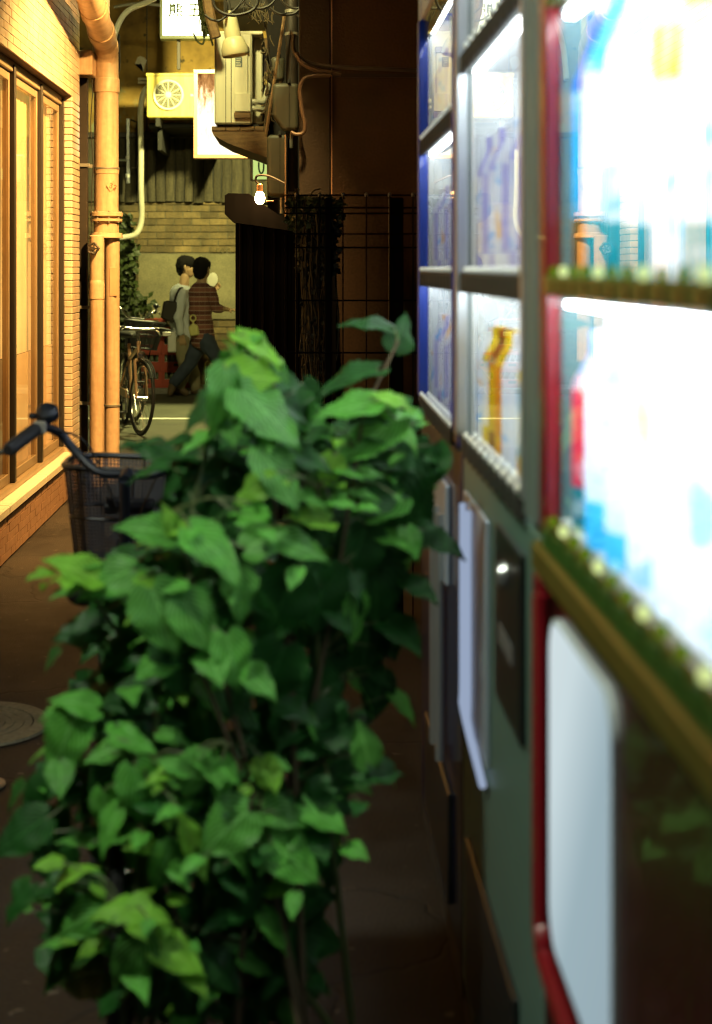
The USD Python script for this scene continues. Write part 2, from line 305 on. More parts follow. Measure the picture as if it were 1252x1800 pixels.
# leaves: veins from the leaf's own coordinates, translucent
def leaf_mat(name, col, vein, trans):
    n = {'uv': ('uvmap', {'attribute': 'st'}), 's': ('separate_xyz', {}),
         'c': ('math', {'math_type': 'subtract', 'value2': .5}), 'a': ('math', {'math_type': 'absolute'}),
         'am': ('math', {'math_type': 'multiply', 'value2': -1.5}), 'vy': ('math', {'math_type': 'add'}), 'vs': ('math', {'math_type': 'multiply', 'value2': 6.5}),
         'pp': ('math', {'math_type': 'pingpong', 'value2': .5}), 'sv': ('map_range', {'from_min': .03, 'from_max': .17, 'to_min': 1.0, 'to_max': 0.0, 'clamp': True}),
         'mv': ('map_range', {'from_min': .012, 'from_max': .04, 'to_min': 1.0, 'to_max': 0.0, 'clamp': True}),
         'mx': ('math', {'math_type': 'maximum'}), 'mf': ('math', {'math_type': 'multiply', 'value2': .85}),
         'tc': ('texture_coordinate', {}), 'n': ('noise_texture', {'scale': 28.0, 'detail': 4}), 'nr': ('rgb_ramp', {'ramp': [(.3, tuple(np.array(col) * .66)), (.7, tuple(np.array(col) * 1.15))]}),
         'oi': ('object_info', {}), 'mr': ('map_range', {'to_min': .72, 'to_max': 1.28}), 'hx': ('mix_color', {'blend_type': 'multiply', 'fac': 1.0}),
         'vm': ('mix_color', {'b': vein}), 'bm': ('bump', {'strength': .5, 'distance': .004}), 'nb': ('math', {'math_type': 'add'}), 
         'p': ('principled_bsdf', {'roughness': .5, 'specular_ior_level': .32}), 't': ('translucent_bsdf', {}), 'm': ('mix_closure', {'fac': trans})}
    l = [('uv.UV', 's.vector'), ('s.x', 'c.value1'), ('c.value', 'a.value1'), ('a.value', 'am.value1'), ('am.value', 'vy.value1'), ('s.y', 'vy.value2'), ('vy.value', 'vs.value1'),
         ('vs.value', 'pp.value1'), ('pp.value', 'sv.value'), ('a.value', 'mv.value'), ('sv.result', 'mx.value1'), ('mv.result', 'mx.value2'), ('mx.value', 'mf.value1'),
         ('tc.object', 'n.vector'), ('n.fac', 'nr.fac'), ('oi.random', 'mr.value'), ('nr.color', 'hx.a'), ('mr.result', 'hx.b'), ('hx.result', 'vm.a'), ('mf.value', 'vm.fac'),
         ('n.fac', 'nb.value1'), ('mx.value', 'nb.value2'), ('nb.value', 'bm.height'), ('bm.normal', 'p.normal'),
         ('vm.result', 'p.base_color'), ('vm.result', 't.color'), ('p.BSDF', 'm.closure1'), ('t.BSDF', 'm.closure2')]
    M[name] = usdkit.material(stage, '/World/Looks/' + name, n, l, surface='m.closure')
leaf_mat('leaf_shaded', (.009, .066, .007), (.028, .13, .024), .16)  # shaded copy of the leaf, shade painted into the colour
leaf_mat('leaf_mid', (.066, .27, .026), (.18, .48, .11), .24)  # lit counterpart, highlight brightness raised in the colour
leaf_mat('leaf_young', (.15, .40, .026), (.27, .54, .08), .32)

# stained plaster of the far house: ochre render, soot, a pale green patch where the paint is gone
usdkit.material(stage, '/World/Looks/stained_plaster', {
    'tc': ('texture_coordinate', {}), 'n1': ('noise_texture', {'scale': .9, 'detail': 6, 'roughness': .65}), 'r1': ('rgb_ramp', {'ramp': [(.36, (.10, .055, .012)), (.5, (.28, .17, .035)), (.64, (.42, .26, .06))]}),
    'n2': ('noise_texture', {'scale': 2.6, 'detail': 7, 'roughness': .7}), 'r2': ('rgb_ramp', {'ramp': [(.52, (0, 0, 0)), (.60, (1, 1, 1))]}),
    's': ('separate_xyz', {}), 'h': ('map_range', {'from_min': 3.55, 'from_max': 4.05, 'to_min': 1.0, 'to_max': 0.0, 'clamp': True}), 'hm': ('math', {'math_type': 'multiply'}),
    'mx': ('mix_color', {'b': (.24, .25, .13)}), 'n3': ('noise_texture', {'scale': 9.0, 'detail': 5}), 'r3': ('rgb_ramp', {'ramp': [(.62, (0, 0, 0)), (.70, (1, 1, 1))]}), 'mx2': ('mix_color', {'b': (.035, .028, .012)}),
    'b': ('bump', {'strength': .4, 'distance': .01}), 'p': ('principled_bsdf', {'roughness': .85})},
    [('tc.object', 'n1.vector'), ('tc.object', 'n2.vector'), ('tc.object', 'n3.vector'), ('n1.fac', 'r1.fac'), ('n2.fac', 'r2.fac'), ('tc.object', 's.vector'), ('s.z', 'h.value'),
     ('r2.color', 'hm.value1'), ('h.result', 'hm.value2'), ('hm.value', 'mx.fac'), ('r1.color', 'mx.a'), ('n3.fac', 'r3.fac'), ('r3.color', 'mx2.fac'), ('mx.result', 'mx2.a'),
     ('n3.fac', 'b.height'), ('b.normal', 'p.normal'), ('mx2.result', 'p.base_color')], surface='p.BSDF')
# the worn film of the poster box, lit from behind
usdkit.material(stage, '/World/Looks/poster_film', {
    'tc': ('texture_coordinate', {}), 'mp': ('mapping', {'scale': (9, 1, 3.2)}), 'n': ('noise_texture', {'scale': 2.2, 'detail': 7, 'roughness': .7, 'distortion': .6}),
    's': ('separate_xyz', {}), 'h': ('map_range', {'from_min': .42, 'from_max': .88, 'to_min': .0, 'to_max': .40, 'clamp': True}), 'a': ('math', {'math_type': 'subtract'}),
    'r': ('rgb_ramp', {'ramp': [(.02, (.10, .035, .01)), (.22, (.42, .20, .06)), (.34, (1.0, .72, .36)), (.5, (1.0, .9, .66))]}), 'e': ('emission', {'strength': W_POSTER})},
    [('tc.object', 'mp.vector'), ('mp.vector', 'n.vector'), ('tc.object', 's.vector'), ('s.z', 'h.value'), ('n.fac', 'a.value1'), ('h.result', 'a.value2'), ('a.value', 'r.fac'), ('r.color', 'e.color')], surface='e.emission')
# flannel check
usdkit.material(stage, '/World/Looks/plaid', {
    'tc': ('texture_coordinate', {}), 's': ('separate_xyz', {}), 'z': ('math', {'math_type': 'multiply', 'value2': 19.0}), 'fz': ('math', {'math_type': 'fraction'}), 'lz': ('math', {'math_type': 'less_than', 'value2': .16}),
    'x': ('math', {'math_type': 'multiply', 'value2': 16.0}), 'fx': ('math', {'math_type': 'pingpong', 'value2': .5}), 'lx': ('math', {'math_type': 'less_than', 'value2': .06}), 'xx': ('math', {'math_type': 'multiply', 'value2': .16}),
    'bz': ('math', {'math_type': 'multiply', 'value2': 9.5}), 'bf': ('math', {'math_type': 'fraction'}), 'bl': ('math', {'math_type': 'less_than', 'value2': .5}),
    'm0': ('mix_color', {'a': (.25, .095, .07), 'b': (.13, .045, .04)}), 'm1': ('mix_color', {'b': (.5, .4, .3)}), 'm2': ('mix_color', {'b': (.46, .34, .25)}), 'p': ('principled_bsdf', {'roughness': .9})},
    [('tc.object', 's.vector'), ('s.z', 'z.value1'), ('z.value', 'fz.value1'), ('fz.value', 'lz.value1'), ('s.x', 'x.value1'), ('x.value', 'fx.value1'), ('fx.value', 'lx.value1'), ('lx.value', 'xx.value1'),
     ('s.z', 'bz.value1'), ('bz.value', 'bf.value1'), ('bf.value', 'bl.value1'), ('bl.value', 'm0.fac'), ('m0.result', 'm1.a'), ('xx.value', 'm1.fac'), ('m1.result', 'm2.a'), ('lz.value', 'm2.fac'), ('m2.result', 'p.base_color')], surface='p.BSDF')
for k in ('stained_plaster', 'poster_film', 'plaid'): M[k] = UsdShade.Material.Get(stage, '/World/Looks/' + k)
# perforated basket: fine steel mesh as a cut-out
usdkit.material(stage, '/World/Looks/wire_gauze', {
    'uv': ('uvmap', {'attribute': 'st'}), 's': ('separate_xyz', {}), 'px': ('math', {'math_type': 'pingpong', 'value2': .5}), 'py': ('math', {'math_type': 'pingpong', 'value2': .5}),
    'mn': ('math', {'math_type': 'minimum'}), 'lt': ('math', {'math_type': 'less_than', 'value2': .23}), 'p': ('principled_bsdf', {'base_color': (.02, .022, .028), 'roughness': .5}), 't': ('transparent_bsdf', {}), 'm': ('mix_closure', {})},
    [('uv.UV', 's.vector'), ('s.x', 'px.value1'), ('s.y', 'py.value1'), ('px.value', 'mn.value1'), ('py.value', 'mn.value2'), ('mn.value', 'lt.value1'), ('lt.value', 'm.fac'), ('t.BSDF', 'm.closure1'), ('p.BSDF', 'm.closure2')], surface='m.closure')
M['wire_gauze'] = UsdShade.Material.Get(stage, '/World/Looks/wire_gauze')

# ================================================================== GROUND
g = MB(); g.quad((-60, -40, 0), (60, -40, 0), (60, 120, 0), (-60, 120, 0)); single('ground', g, M['asphalt'], 'dark worn asphalt of the narrow alley', kind='structure', smooth=False)
g = MB(); g.quad((-12, 12.3, .004), (12, 12.3, .004), (12, 17.45, .004), (-12, 17.45, .004)); single('street', g, M['street_asphalt'], 'asphalt of the cross street behind the alley', kind='structure', smooth=False)
d = 14.6; g = MB(); g.box((-3.2, d - .05, .006), (3.0, d + .05, .0095)); single('road_marking', g, M['road_paint'], 'pale painted line across the cross street', kind='structure', smooth=False)
g = MB(); g.box((-6, 17.45, 0), (6, 17.58, .07), .01); single('kerb', g, M['concrete'], 'low pale kerb in front of the brick wall', kind='structure')
g = MB(); g.box((-6, 17.58, 0), (6, 18.25, .06)); single('pavement', g, M['dark_concrete'], 'narrow strip of concrete in front of the brick wall', kind='structure')

def round_cover(name, label, c, r, ring):
    t = thing(name, label, 'manhole cover', c)
    if ring:
        MB().lathe([(r * .78, .004), (r * .78, .012), (r * .98, .012), (r, .004)], 40).build('rim', M['dark_concrete'], t)
    b = MB(); b.lathe([(.0005, .009), (r * .76, .009), (r * .76, .003)], 40)
    for k in range(1, 6):
        q = r * .76 * k / 6; b.lathe([(q - .006, .009), (q - .004, .012), (q + .004, .012), (q + .006, .009)], 40)
    b.build('lid', M['galv' if not ring else 'dark_concrete'], t)
round_cover('manhole_cover', 'large round manhole cover with pale concrete rim in the alley', (-1.07, 4.83, 0), .25, True)
round_cover('valve_cover', 'small round metal valve cover with concentric rings in the alley', (-.92, 4.27, 0), .085, False)

# ================================================================== LEFT SHOPFRONT
WX = -1.5; Y0, Y1 = 3.0, 10.0; PIER = 9.68; SILL, HEAD = .28, 2.62
shop = thing('tiled_shop', 'tiled shopfront with tall bronze framed windows along the left of the alley', 'building', (WX, Y0, 0))
def S(*p): return np.array(p, float) - np.array([WX, Y0, 0])
def sbox(mb, lo, hi, **k): return mb.box(S(*lo), S(*hi), **k)
b = MB(); sbox(b, (-5.5, Y0, 0), (WX - .012, Y1 - .012, SILL)); sbox(b, (-5.5, Y0, HEAD), (WX - .012, Y1 - .012, 6.2)); sbox(b, (-5.5, PIER + .012, SILL), (WX - .012, Y1 - .012, HEAD))
b.build('wall', M['grout'], shop, False)
TH, TL, J = .0435, .098, .004
def tile_rows(z0, z1, y0, y1, m):
    bb = MB(); z, row = z0, 0
    while z < z1 - .01:
        y = y0 - (row % 2) * TL / 2
        while y < y1:
            a, c = max(y, y0), min(y + TL - J * .5, y1)
            if c - a > .01: sbox(bb, (WX - .013, a, z), (WX + R.uniform(-.0012, .0012), c, min(z + TH - J, z1)), bev=0)
            y += TL
        z += TH; row += 1
    return bb
tile_rows(HEAD + .002, 4.1, 5.4, Y1, 0).build('wall_tiles', M['glazed_tile'], shop, False, kind='stuff')
b = MB(); sbox(b, (WX - .013, Y0, 4.1), (WX + .0005, Y1, 6.2)); b.build('upper_wall', M['glazed_tile'], shop, False)
tile_rows(0.012, SILL - .04, 5.4, Y1, 0).build('plinth_tiles', M['brown_tile'], shop, False, kind='stuff')
# pier between the last window and the corner: every tile is a piece
z = SILL + .005
while z < HEAD - .02:
    b = MB(); sbox(b, (WX - .075, PIER, z), (WX - .0035, PIER + .014, z + TH - J), bev=.003); b.build('tile', M['glazed_tile'], shop, False)
    b = MB(); sbox(b, (WX - .013, PIER + .003, z), (WX + R.uniform(-.001, .001), Y1, z + TH - J), bev=.003); b.build('tile', M['glazed_tile'], shop, False)
    z += TH
# sill slabs
ys = [Y0, 5.2, 6.35, 7.5, 8.62, 9.74]
for a, c in zip(ys[:-1], ys[1:]):
    b = MB(); sbox(b, (WX - .16, a + .003, SILL - .035), (WX + .022, c - .003, SILL + .012), bev=.006); b.build('sill_slab', M['sill_stone'], shop)
# header soffit and window frames
GX = WX - .085
b = MB(); sbox(b, (GX - .05, Y0, HEAD - .060), (GX + .022, PIER, HEAD - .002), bev=.004); b.build('window_header', M['bronze_frame'], shop)
b = MB(); sbox(b, (GX - .05, Y0, SILL + .013), (GX + .035, PIER, SILL + .05), bev=.004); b.build('bottom_rail', M['bronze_frame'], shop)
stops = [3.0, 4.4, 5.8, 7.2, 8.03, 8.87, 9.66]
for i, (a, c) in enumerate(zip(stops[:-1], stops[1:])):
    w = thing_path = UsdGeom.Xform.Define(stage, numbered(path_of(shop), 'window')).GetPrim()
    f = MB()
    for y in (a + .028, c - .055):
        sbox(f, (GX - .030, y, SILL + .052), (GX + .006, y + .03, HEAD - .062), bev=.003)
    sbox(f, (GX - .029, a + .058, SILL + .052), (GX + .005, c - .055, SILL + .105), bev=.003)
    sbox(f, (GX - .029, a + .058, HEAD - .11), (GX + .005, c - .055, HEAD - .063), bev=.003)
    f.build('frame', M['bronze_frame'], w)
    q = MB(); q.quad(S(GX, a + .058, SILL + .105), S(GX, c - .055, SILL + .105), S(GX, c - .055, HEAD - .11), S(GX, a + .058, HEAD - .11)); q.build('pane', M['shop_glass'], w, False)
    f = MB(); sbox(f, (GX - .02, c - .020, SILL + .052), (GX + .034, c + .024, HEAD - .02), bev=.004); f.build('mullion', M['dark_frame'], w)
    q = MB(); n = 9
    yy = np.linspace(a, c, 2 * n + 1)
    for k in range(2 * n):
        x0, x1 = GX - .050 - .006 * (k % 2), GX - .050 - .006 * ((k + 1) % 2)
        q.quad(S(x0, yy[k], 1.0), S(x1, yy[k + 1], 1.0), S(x1, yy[k + 1], HEAD), S(x0, yy[k], HEAD))
    q.build('curtain', M['glow_blind'], w, 60)
    q = MB(); q.quad(S(GX - .045, a, SILL), S(GX - .045, c, SILL), S(GX - .045, c, 1.0), S(GX - .045, a, 1.0)); q.build('lower_screen', M['glow_blind_low'], w, False)  # added dimmer sheet, painted for the darker lower reflection in the panes

# ================================================================== PIPES AT THE CORNER
D = 10.3
pc = P(187, 470, D); zc = lambda y, dd=D: EYE - (y - VY) / F * dd
big = thing('drain_pipe', 'fat cream drain pipe with elbow coming down beside the tiled corner', 'pipe', (pc[0], D, 0))
r = .085
top = P(187, 122, D); far_end = P(143, 0, 8.7); dirn = (far_end - top); dirn /= np.linalg.norm(dirn)
def rel(p): return np.asarray(p) - np.array([pc[0], D, 0])
b = MB(); b.tube([rel((pc[0], D, zc(372))), rel((pc[0], D, zc(110)))], r, 28); b.build('pipe', M['cream_paint'], big)
el = []
for k, (a, s) in enumerate(((0, 0), (.33, .045), (.72, .13), (1.0, .24))):
    el.append((a, s))
p0 = np.array([pc[0], D, zc(112)]); up = np.array([0, 0, 1.0])
def bend(a): v = up * (1 - a) + dirn * a; return v / np.linalg.norm(v)
pts = [p0]; 
for a, L in ((.22, .05), (.5, .075), (.78, .095), (1, .09)): pts.append(pts[-1] + bend(a) * L)
pts.append(pts[-1] + dirn * 1.0); pts.append(pts[-1] + dirn * 2.2)
b = MB(); b.tube([rel(p) for p in pts], r, 28); b.build('elbow', M['cream_paint'], big)
def collar(p, dr, L, rr, name='collar', par=big):
    c = MB(); dr = np.asarray(dr) / np.linalg.norm(dr); c.tube([rel(p - dr * L / 2), rel(p - dr * L * .42), rel(p + dr * L * .42), rel(p + dr * L / 2)], [rr * .955, rr, rr, rr * .955], 28); c.build(name, M['cream_paint'], par)
collar(np.array([pc[0], D, zc(151)]), up, .10, r + .008)
collar(pts[2], bend(.6), .07, r + .005); collar(pts[4] + dirn * .10, dirn, .16, r + .009); collar(pts[4] + dirn * .62, dirn, .15, r + .009); collar(pts[4] + dirn * 1.9, dirn, .15, r + .009)
collar(np.array([pc[0], D, zc(302)]), up, .035, r + .004)
b = MB(); b.tube([rel((pc[0], D, zc(296) - .006)), rel((pc[0], D, zc(296) + .006))], r + .008, 28); b.box(rel((pc[0] - .20, D - .02, zc(292) - .012)), rel((pc[0] - .085, D + .01, zc(292) + .012))); b.box(rel((pc[0] - .205, D - .02, zc(300) - .03)), rel((pc[0] - .19, D + .01, zc(292) + .012))); b.build('bracket', M['galv'], big)
# coupling
b = MB(); zz = zc(395)
b.lathe([(r + .002, zc(372)), (r + .030, zc(374)), (r + .030, zc(380)), (r + .004, zc(381)), (r + .004, zc(384)), (r + .026, zc(385)), (r + .026, zc(389)), (r + .002, zc(390)), (r + .002, zc(409)), (r + .026, zc(410)), (r + .030, zc(418)), (.02, zc(420))][::-1], 28)
b.build('coupling', M['cream_paint'], big)
for k in range(8):
    a = k * math.pi / 4 + .3; b = MB(); b.tube([(math.cos(a) * (r + .017), math.sin(a) * (r + .017), zc(392)), (math.cos(a) * (r + .017), math.sin(a) * (r + .017), zc(371))], .007, 6); b.build('bolt', M['galv'], big)
px_r = (197 - 187) / F * D
b = MB(); b.tube([(px_r, 0, 0), (px_r, 0, zc(419))], .053, 24); b.build('lower_pipe', M['cream_paint'], big)
b = MB(); b.tube([(px_r, 0, zc(712) - .006), (px_r, 0, zc(712) + .006)], .059, 24); b.build('strap', M['galv'], big)
b = MB(); b.box((px_r - .01, -.0565, zc(520)), (px_r + .045, -.051, zc(470)), .002); b.build('patch', M['sticker'], big)
# paper sticker with number
st = MB(); st.box((-.032, -.001, -.026), (.032, .001, .026), rot=rot([0, 1, 0], -32)); st.v = [st.v[0] + np.array([.048, -.0745, zc(328)])]; st.v = [((v - [0.048, -.0745, zc(328)]) @ rot([0, 0, 1], 33).T) + [0.048, -.0745, zc(328)] for v in st.v]
sk = st.build('sticker', M['sticker'], big, False)
tx = meshkit.text_mesh('32', .034, .001); v = np.array(tx.vertices) - [.022, .017, 0]; v = v @ rot([1, 0, 0], 90).T @ rot([0, 1, 0], 18).T; v[:, 1] -= .0015
v = v @ rot([0, 0, 1], 33).T + [0.048, -.0750, zc(328)]
b = MB(); b.add(v, tx.faces); b.build('number', M['ink_brown'], big, False)
# second, thinner standpipe with a valve wheel
x2 = P(170, 470, 10.15)
pipe2 = thing('water_pipe', 'thin cream standpipe with small valve wheel left of the drain pipe', 'pipe', (x2[0], 10.15, 0))
z2 = lambda y: EYE - (y - VY) / F * 10.15
b = MB(); b.tube([(0, 0, 0), (0, 0, z2(415)), (0, 0, z2(413))], [.05, .05, .044], 22); b.build('pipe', M['cream_paint'], pipe2)
b = MB(); b.tube([(0, 0, z2(525)), (0, 0, z2(500)), (0, 0, z2(493)), (0, 0, z2(489))], [.0545, .0545, .051, .04], 22); b.build('sleeve', M['cream_paint'], pipe2)
vw = MB(); ang = np.linspace(0, 2 * np.pi, 21)[:-1]; c = np.array([-.012, -.09, z2(437)])
vw.tube([c + np.array([math.cos(a) * .034 * (1 + .12 * math.cos(5 * a)), 0, math.sin(a) * .034 * (1 + .12 * math.cos(5 * a))]) for a in ang], .009, 6, closed=True)
for k in range(5):
    a = k * 2 * math.pi / 5; vw.tube([c, c + np.array([math.cos(a) * .036, 0, math.sin(a) * .036])], .006, 5)
vw.tube([c + [0, -.012, 0], c + [0, .055, 0]], .012, 8); vw.build('valve_wheel', M['dark_steel'], pipe2)
# dark square downpipe in the gap
x3 = P(148, 470, 10.25)
sq = thing('square_downpipe', 'dark square downpipe in the gap between tiled corner and cream pipes', 'pipe', (x3[0], 10.25, 0))
z3 = lambda y: EYE - (y - VY) / F * 10.25
b = MB(); b.box((-.030, -.03, .1), (.026, .03, z3(131)), .004); b.build('pipe', M['dark_steel'], sq)
for yy_ in (291, 540, 708):
    b = MB(); b.box((-.036, -.045, z3(yy_) - .012), (.045, -.03, z3(yy_) + .012), .002); b.build('bracket', M['galv'], sq)
b = MB(); b.tube(curve([(.05, -.03, z3(105)), (.062, -.03, z3(160)), (.05, -.03, z3(220)), (.066, -.03, z3(285)), (.055, -.03, z3(350)), (.06, -.03, z3(420))], 30), .0035, 5); single('thin_cable', b, M['cable_black'], 'thin loose cable running down beside the square downpipe', 'cable')
stage.GetPrimAtPath('/World/thin_cable').GetReferences() if False else None
UsdGeom.Xformable(stage.GetPrimAtPath('/World/thin_cable')).AddTranslateOp().Set(Gf.Vec3d(float(x3[0]), 10.25, 0))
# cement box above the square downpipe
b = MB(); lo, hi = P(134, 131, 10.05), P(162, 88, 10.05); b.box((lo[0], 10.05, lo[2]), (hi[0], 10.30, hi[2]), .006); single('rain_head', b, M['cream_paint'], 'small cream rain head on top of the dark square downpipe', 'rain head')
# slim upright pole behind the elbow
x4 = P(185, 0, 11.0); b = MB(); b.tube([(x4[0], 11.0, 0), (x4[0], 11.0, 4.3)], .034, 12); single('slim_post', b, M['cream_paint'], 'slim upright post half hidden behind the drain pipe elbow', 'post')

# ================================================================== FAR SIDE OF THE CROSS STREET
DW = 18.2; zw = lambda y: EYE - (y - VY) / F * DW; xw = lambda x: (x - VX) / F * DW
wall = thing('brick_wall', 'old brown brick wall with grey cement panel behind the two walkers', 'wall', (xw(310), DW, 0))
W0 = np.array([xw(310), DW, 0])
def wb(lo, hi, **k): return MB().box(np.array(lo) - W0, np.array(hi) - W0, **k)
wb((-6, DW + .012, 0), (4, DW + .3, zw(354))).build('core', M['mortar'], wall, False)
pl, pr, pt, pb = xw(243), xw(414), zw(447), zw(561)
wb((pl, DW - .012, pb), (pr, DW + .02, pt), bev=.004).build('cement_panel', M['panel_cement'], wall)
bh, bl = .0835, .218
z, row = .02, 0
extra = MB()
while z < zw(355) - .02:
    x = xw(120) + (row % 2) * bl / 2
    while x < xw(560):
        a, c, zt = x, x + bl - .011, min(z + bh - .010, zw(355))
        if not (z > pb - .05 and zt < pt + .03 and c > pl and a < pr):
            ok = True
        else:
            if a < pl - .04: c = min(c, pl - .006); ok = c > a + .03
            elif c > pr + .04: a = max(a, pr + .006); ok = True
            else: ok = False
        if ok:
            o = R.uniform(-.004, .004)
            vis = xw(205) < (a + c) / 2 < xw(420)
            if vis: wb((a, DW - .004 + o, z), (c, DW + .03, zt), jit=.0022).build('brick', M['brick'], wall, False)
            else: extra.box(np.array((a, DW - .004 + o, z)) - W0, np.array((c, DW + .03, zt)) - W0, jit=.002)
        x += bl
    z += bh; row += 1
extra.build('side_bricks', M['brick'], wall, False, kind='stuff')
# graffiti scratch on a brick near the panel top
b = MB()
for q in ([(387, 441), (392, 436), (396, 441), (392, 445), (388, 442)], [(398, 440), (403, 436), (405, 444)], [(383, 443), (380, 438), (385, 436)]):
    b.tube([np.array([xw(x), DW - .014, zw(y)]) - W0 for x, y in q], .004, 4)
b.build('scrawl', M['panel_cement'], wall, False)
# planks
fence = thing('plank_fence', 'weathered dark plank cladding above the brick wall', 'wooden cladding', (xw(325), DW - .03, zw(355)))
x = xw(150); F0 = np.array([xw(325), DW - .03, zw(355)])
while x < xw(475):
    wd = R.uniform(.100, .138); z0, z1 = zw(355) + R.uniform(-.012, .012), zw(236) + R.uniform(-.03, .015); yy0 = DW - .045 + R.uniform(-.012, .012)
    n = 7; prof = np.linspace(0, 1, n); vs = []
    for t in prof:
        wob = .006 * math.sin(7 * t + x * 9) + R.uniform(-.004, .004)
        for sx, sy in ((0, .012), (.22, -.006), (.5, -.011), (.78, -.006), (1, .012), (1, .05), (0, .05)):
            vs.append((x + wob + sx * (wd - .010) + R.uniform(-.002, .002), yy0 + sy + R.uniform(-.0015, .0015), z0 + (z1 - z0) * t))
    fs = []
    for i in range(n - 1):
        for j in range(7): k = (j + 1) % 7; fs.append([i * 7 + j, i * 7 + k, (i + 1) * 7 + k, (i + 1) * 7 + j])
    b = MB(); b.add(np.array(vs) - F0, np.array(fs)); o = b.n - len(vs); b.f.append(np.array([[(n - 1) * 7, (n - 1) * 7 + j, (n - 1) * 7 + j + 1] for j in range(1, 6)])); b.build('plank', M['plank'], fence, 40)
    x += wd
b = MB(); b.box((xw(140) - F0[0], .02, 0), (xw(480) - F0[0], .04, zw(240) - F0[2])); b.build('backing', M['dark_gap'], fence, False)
# plaster storey above
ph = thing('plaster_house', 'stained ochre plaster house front above the plank cladding', 'building', (xw(325), DW + .02, 0)); H0 = np.array([xw(325), DW + .02, 0])
b = MB(); b.box(np.array((-7, DW + .02, zw(240))) - H0, np.array((5, DW + 3.5, 8.5)) - H0); b.build('wall', M['stained_plaster'], ph, False)
b = MB(); b.box(np.array((xw(100), DW - .09, zw(243))) - H0, np.array((xw(480), DW + .02, zw(233))) - H0, bev=.01); b.build('ledge', M['dark_steel'], ph)
for sx in (258, 420):
    b = MB(); b.box(np.array((xw(sx) - .006, DW + .008, zw(240))) - H0, np.array((xw(sx) + .006, DW + .02, 6)) - H0); b.build('panel_seam', M['dark_steel'], ph, False)
b = MB(); b.box(np.array((-7, DW - .95, zw(-10))) - H0, np.array((xw(640), DW + .02, zw(-22))) - H0, bev=.01); b.build('eave', M['dark_render'], ph)
b = MB(); b.box(np.array((xw(405), DW - 1.6, zw(54))) - H0, np.array((xw(520), DW + .02, zw(32))) - H0, bev=.01); b.build('beam', M['dark_render'], ph)
# peeled scrap of paint and small wall vent near the air conditioner
poly = np.array([(237, 112), (242, 100), (247, 98), (254, 101), (258, 106), (255, 113), (252, 127), (249, 112), (244, 113)])
b = MB(); v = [(xw(x), DW + .004, zw(y)) for x, y in poly]; b.add(np.array(v) - H0, np.array([[0, k, k + 1] for k in range(1, len(v) - 1)])); b.build('paint_scrap', M['sill_stone'], ph, False)
b = MB(); b.box(np.array((xw(243), DW - .03, zw(147))) - H0, np.array((xw(258), DW + .02, zw(143))) - H0); b.box(np.array((xw(243), DW - .03, zw(141))) - H0, np.array((xw(258), DW + .02, zw(137))) - H0); b.build('vent_slats', M['sill_stone'], ph, False)

# air conditioner with the fan
DA = 16.9
def ac_fan():
    lo, hi = P(258, 206, DA), P(384, 129, DA); W, H = hi[0] - lo[0], hi[2] - lo[2]
    t = thing('air_conditioner', 'yellowish outdoor air conditioner with round fan grille above the planks', 'air conditioner', (lo[0], DA, lo[2]))
    b = MB(); b.box((0, 0, 0), (W, .30, H), .012); b.build('casing', M['ac_cream_lit'], t)
    b = MB(); b.box((-.008, -.012, H - .03), (W + .008, .31, H + .004), .006); b.build('lid', M['ac_cream_lit'], t)
    ps = 1 / F * DA; c = np.array([(296 - 258) * ps, -.004, (206 - 167) * ps]); rr = 25 * ps
    b = MB(); b.lathe([(.0005, 0), (rr - .005, 0)], 40, c + [0, -.001, 0], rot([1, 0, 0], 90)); b.build('fan_recess', M['dark_gap'], t, False)
    b = MB(); a = np.linspace(0, 2 * np.pi, 49)[:-1]; b.tube([c + [math.cos(q) * rr, -.012, math.sin(q) * rr] for q in a], .014, 8, closed=True)
    b.build('fan_ring', M['ac_cream'], t)
    b = MB()
    for k in range(12):
        q = k * math.pi / 6; b.tube([c + [math.cos(q) * .03, -.018, math.sin(q) * .03], c + [math.cos(q) * rr, -.012, math.sin(q) * rr]], .0048, 4)
    for k in range(1, 9):
        q2 = rr * (k + .8) / 9.6; b.tube([c + [math.cos(q) * q2, -.014, math.sin(q) * q2] for q in a[::2]], .0022, 4, closed=True)
    b.lathe([(.0005, .016), (.034, .014), (.038, 0)], 20, c + [0, -.012, 0], rot([1, 0, 0], 90)); b.build('grille', M['ac_cream'], t)
    b = MB(); b.box(((338 - 258) * ps - .02, -.004, H * .48), ((338 - 258) * ps + .03, .002, H * .53)); b.build('badge', M['ac_cream'], t)
    for x in (.10, W - .12):
        b = MB(); b.box((x, .02, -.10), (x + .05, .28, -.004)); b.box((x, .28, -.35), (x + .05, DW - .06 - DA, -.004)); b.build('foot_bracket', M['dark_gap'], t)
ac_fan()
b = MB(); lo, hi = P(262, 226, 17.3), P(345, 207, 17.3); b.box((lo[0], 17.2, lo[2]), (hi[0], 18.1, lo[2] + .06), .006); b.build('air_conditioner_shelf', M['dark_gap'], None, label='dark shelf under the air conditioner with the fan', cat='shelf')
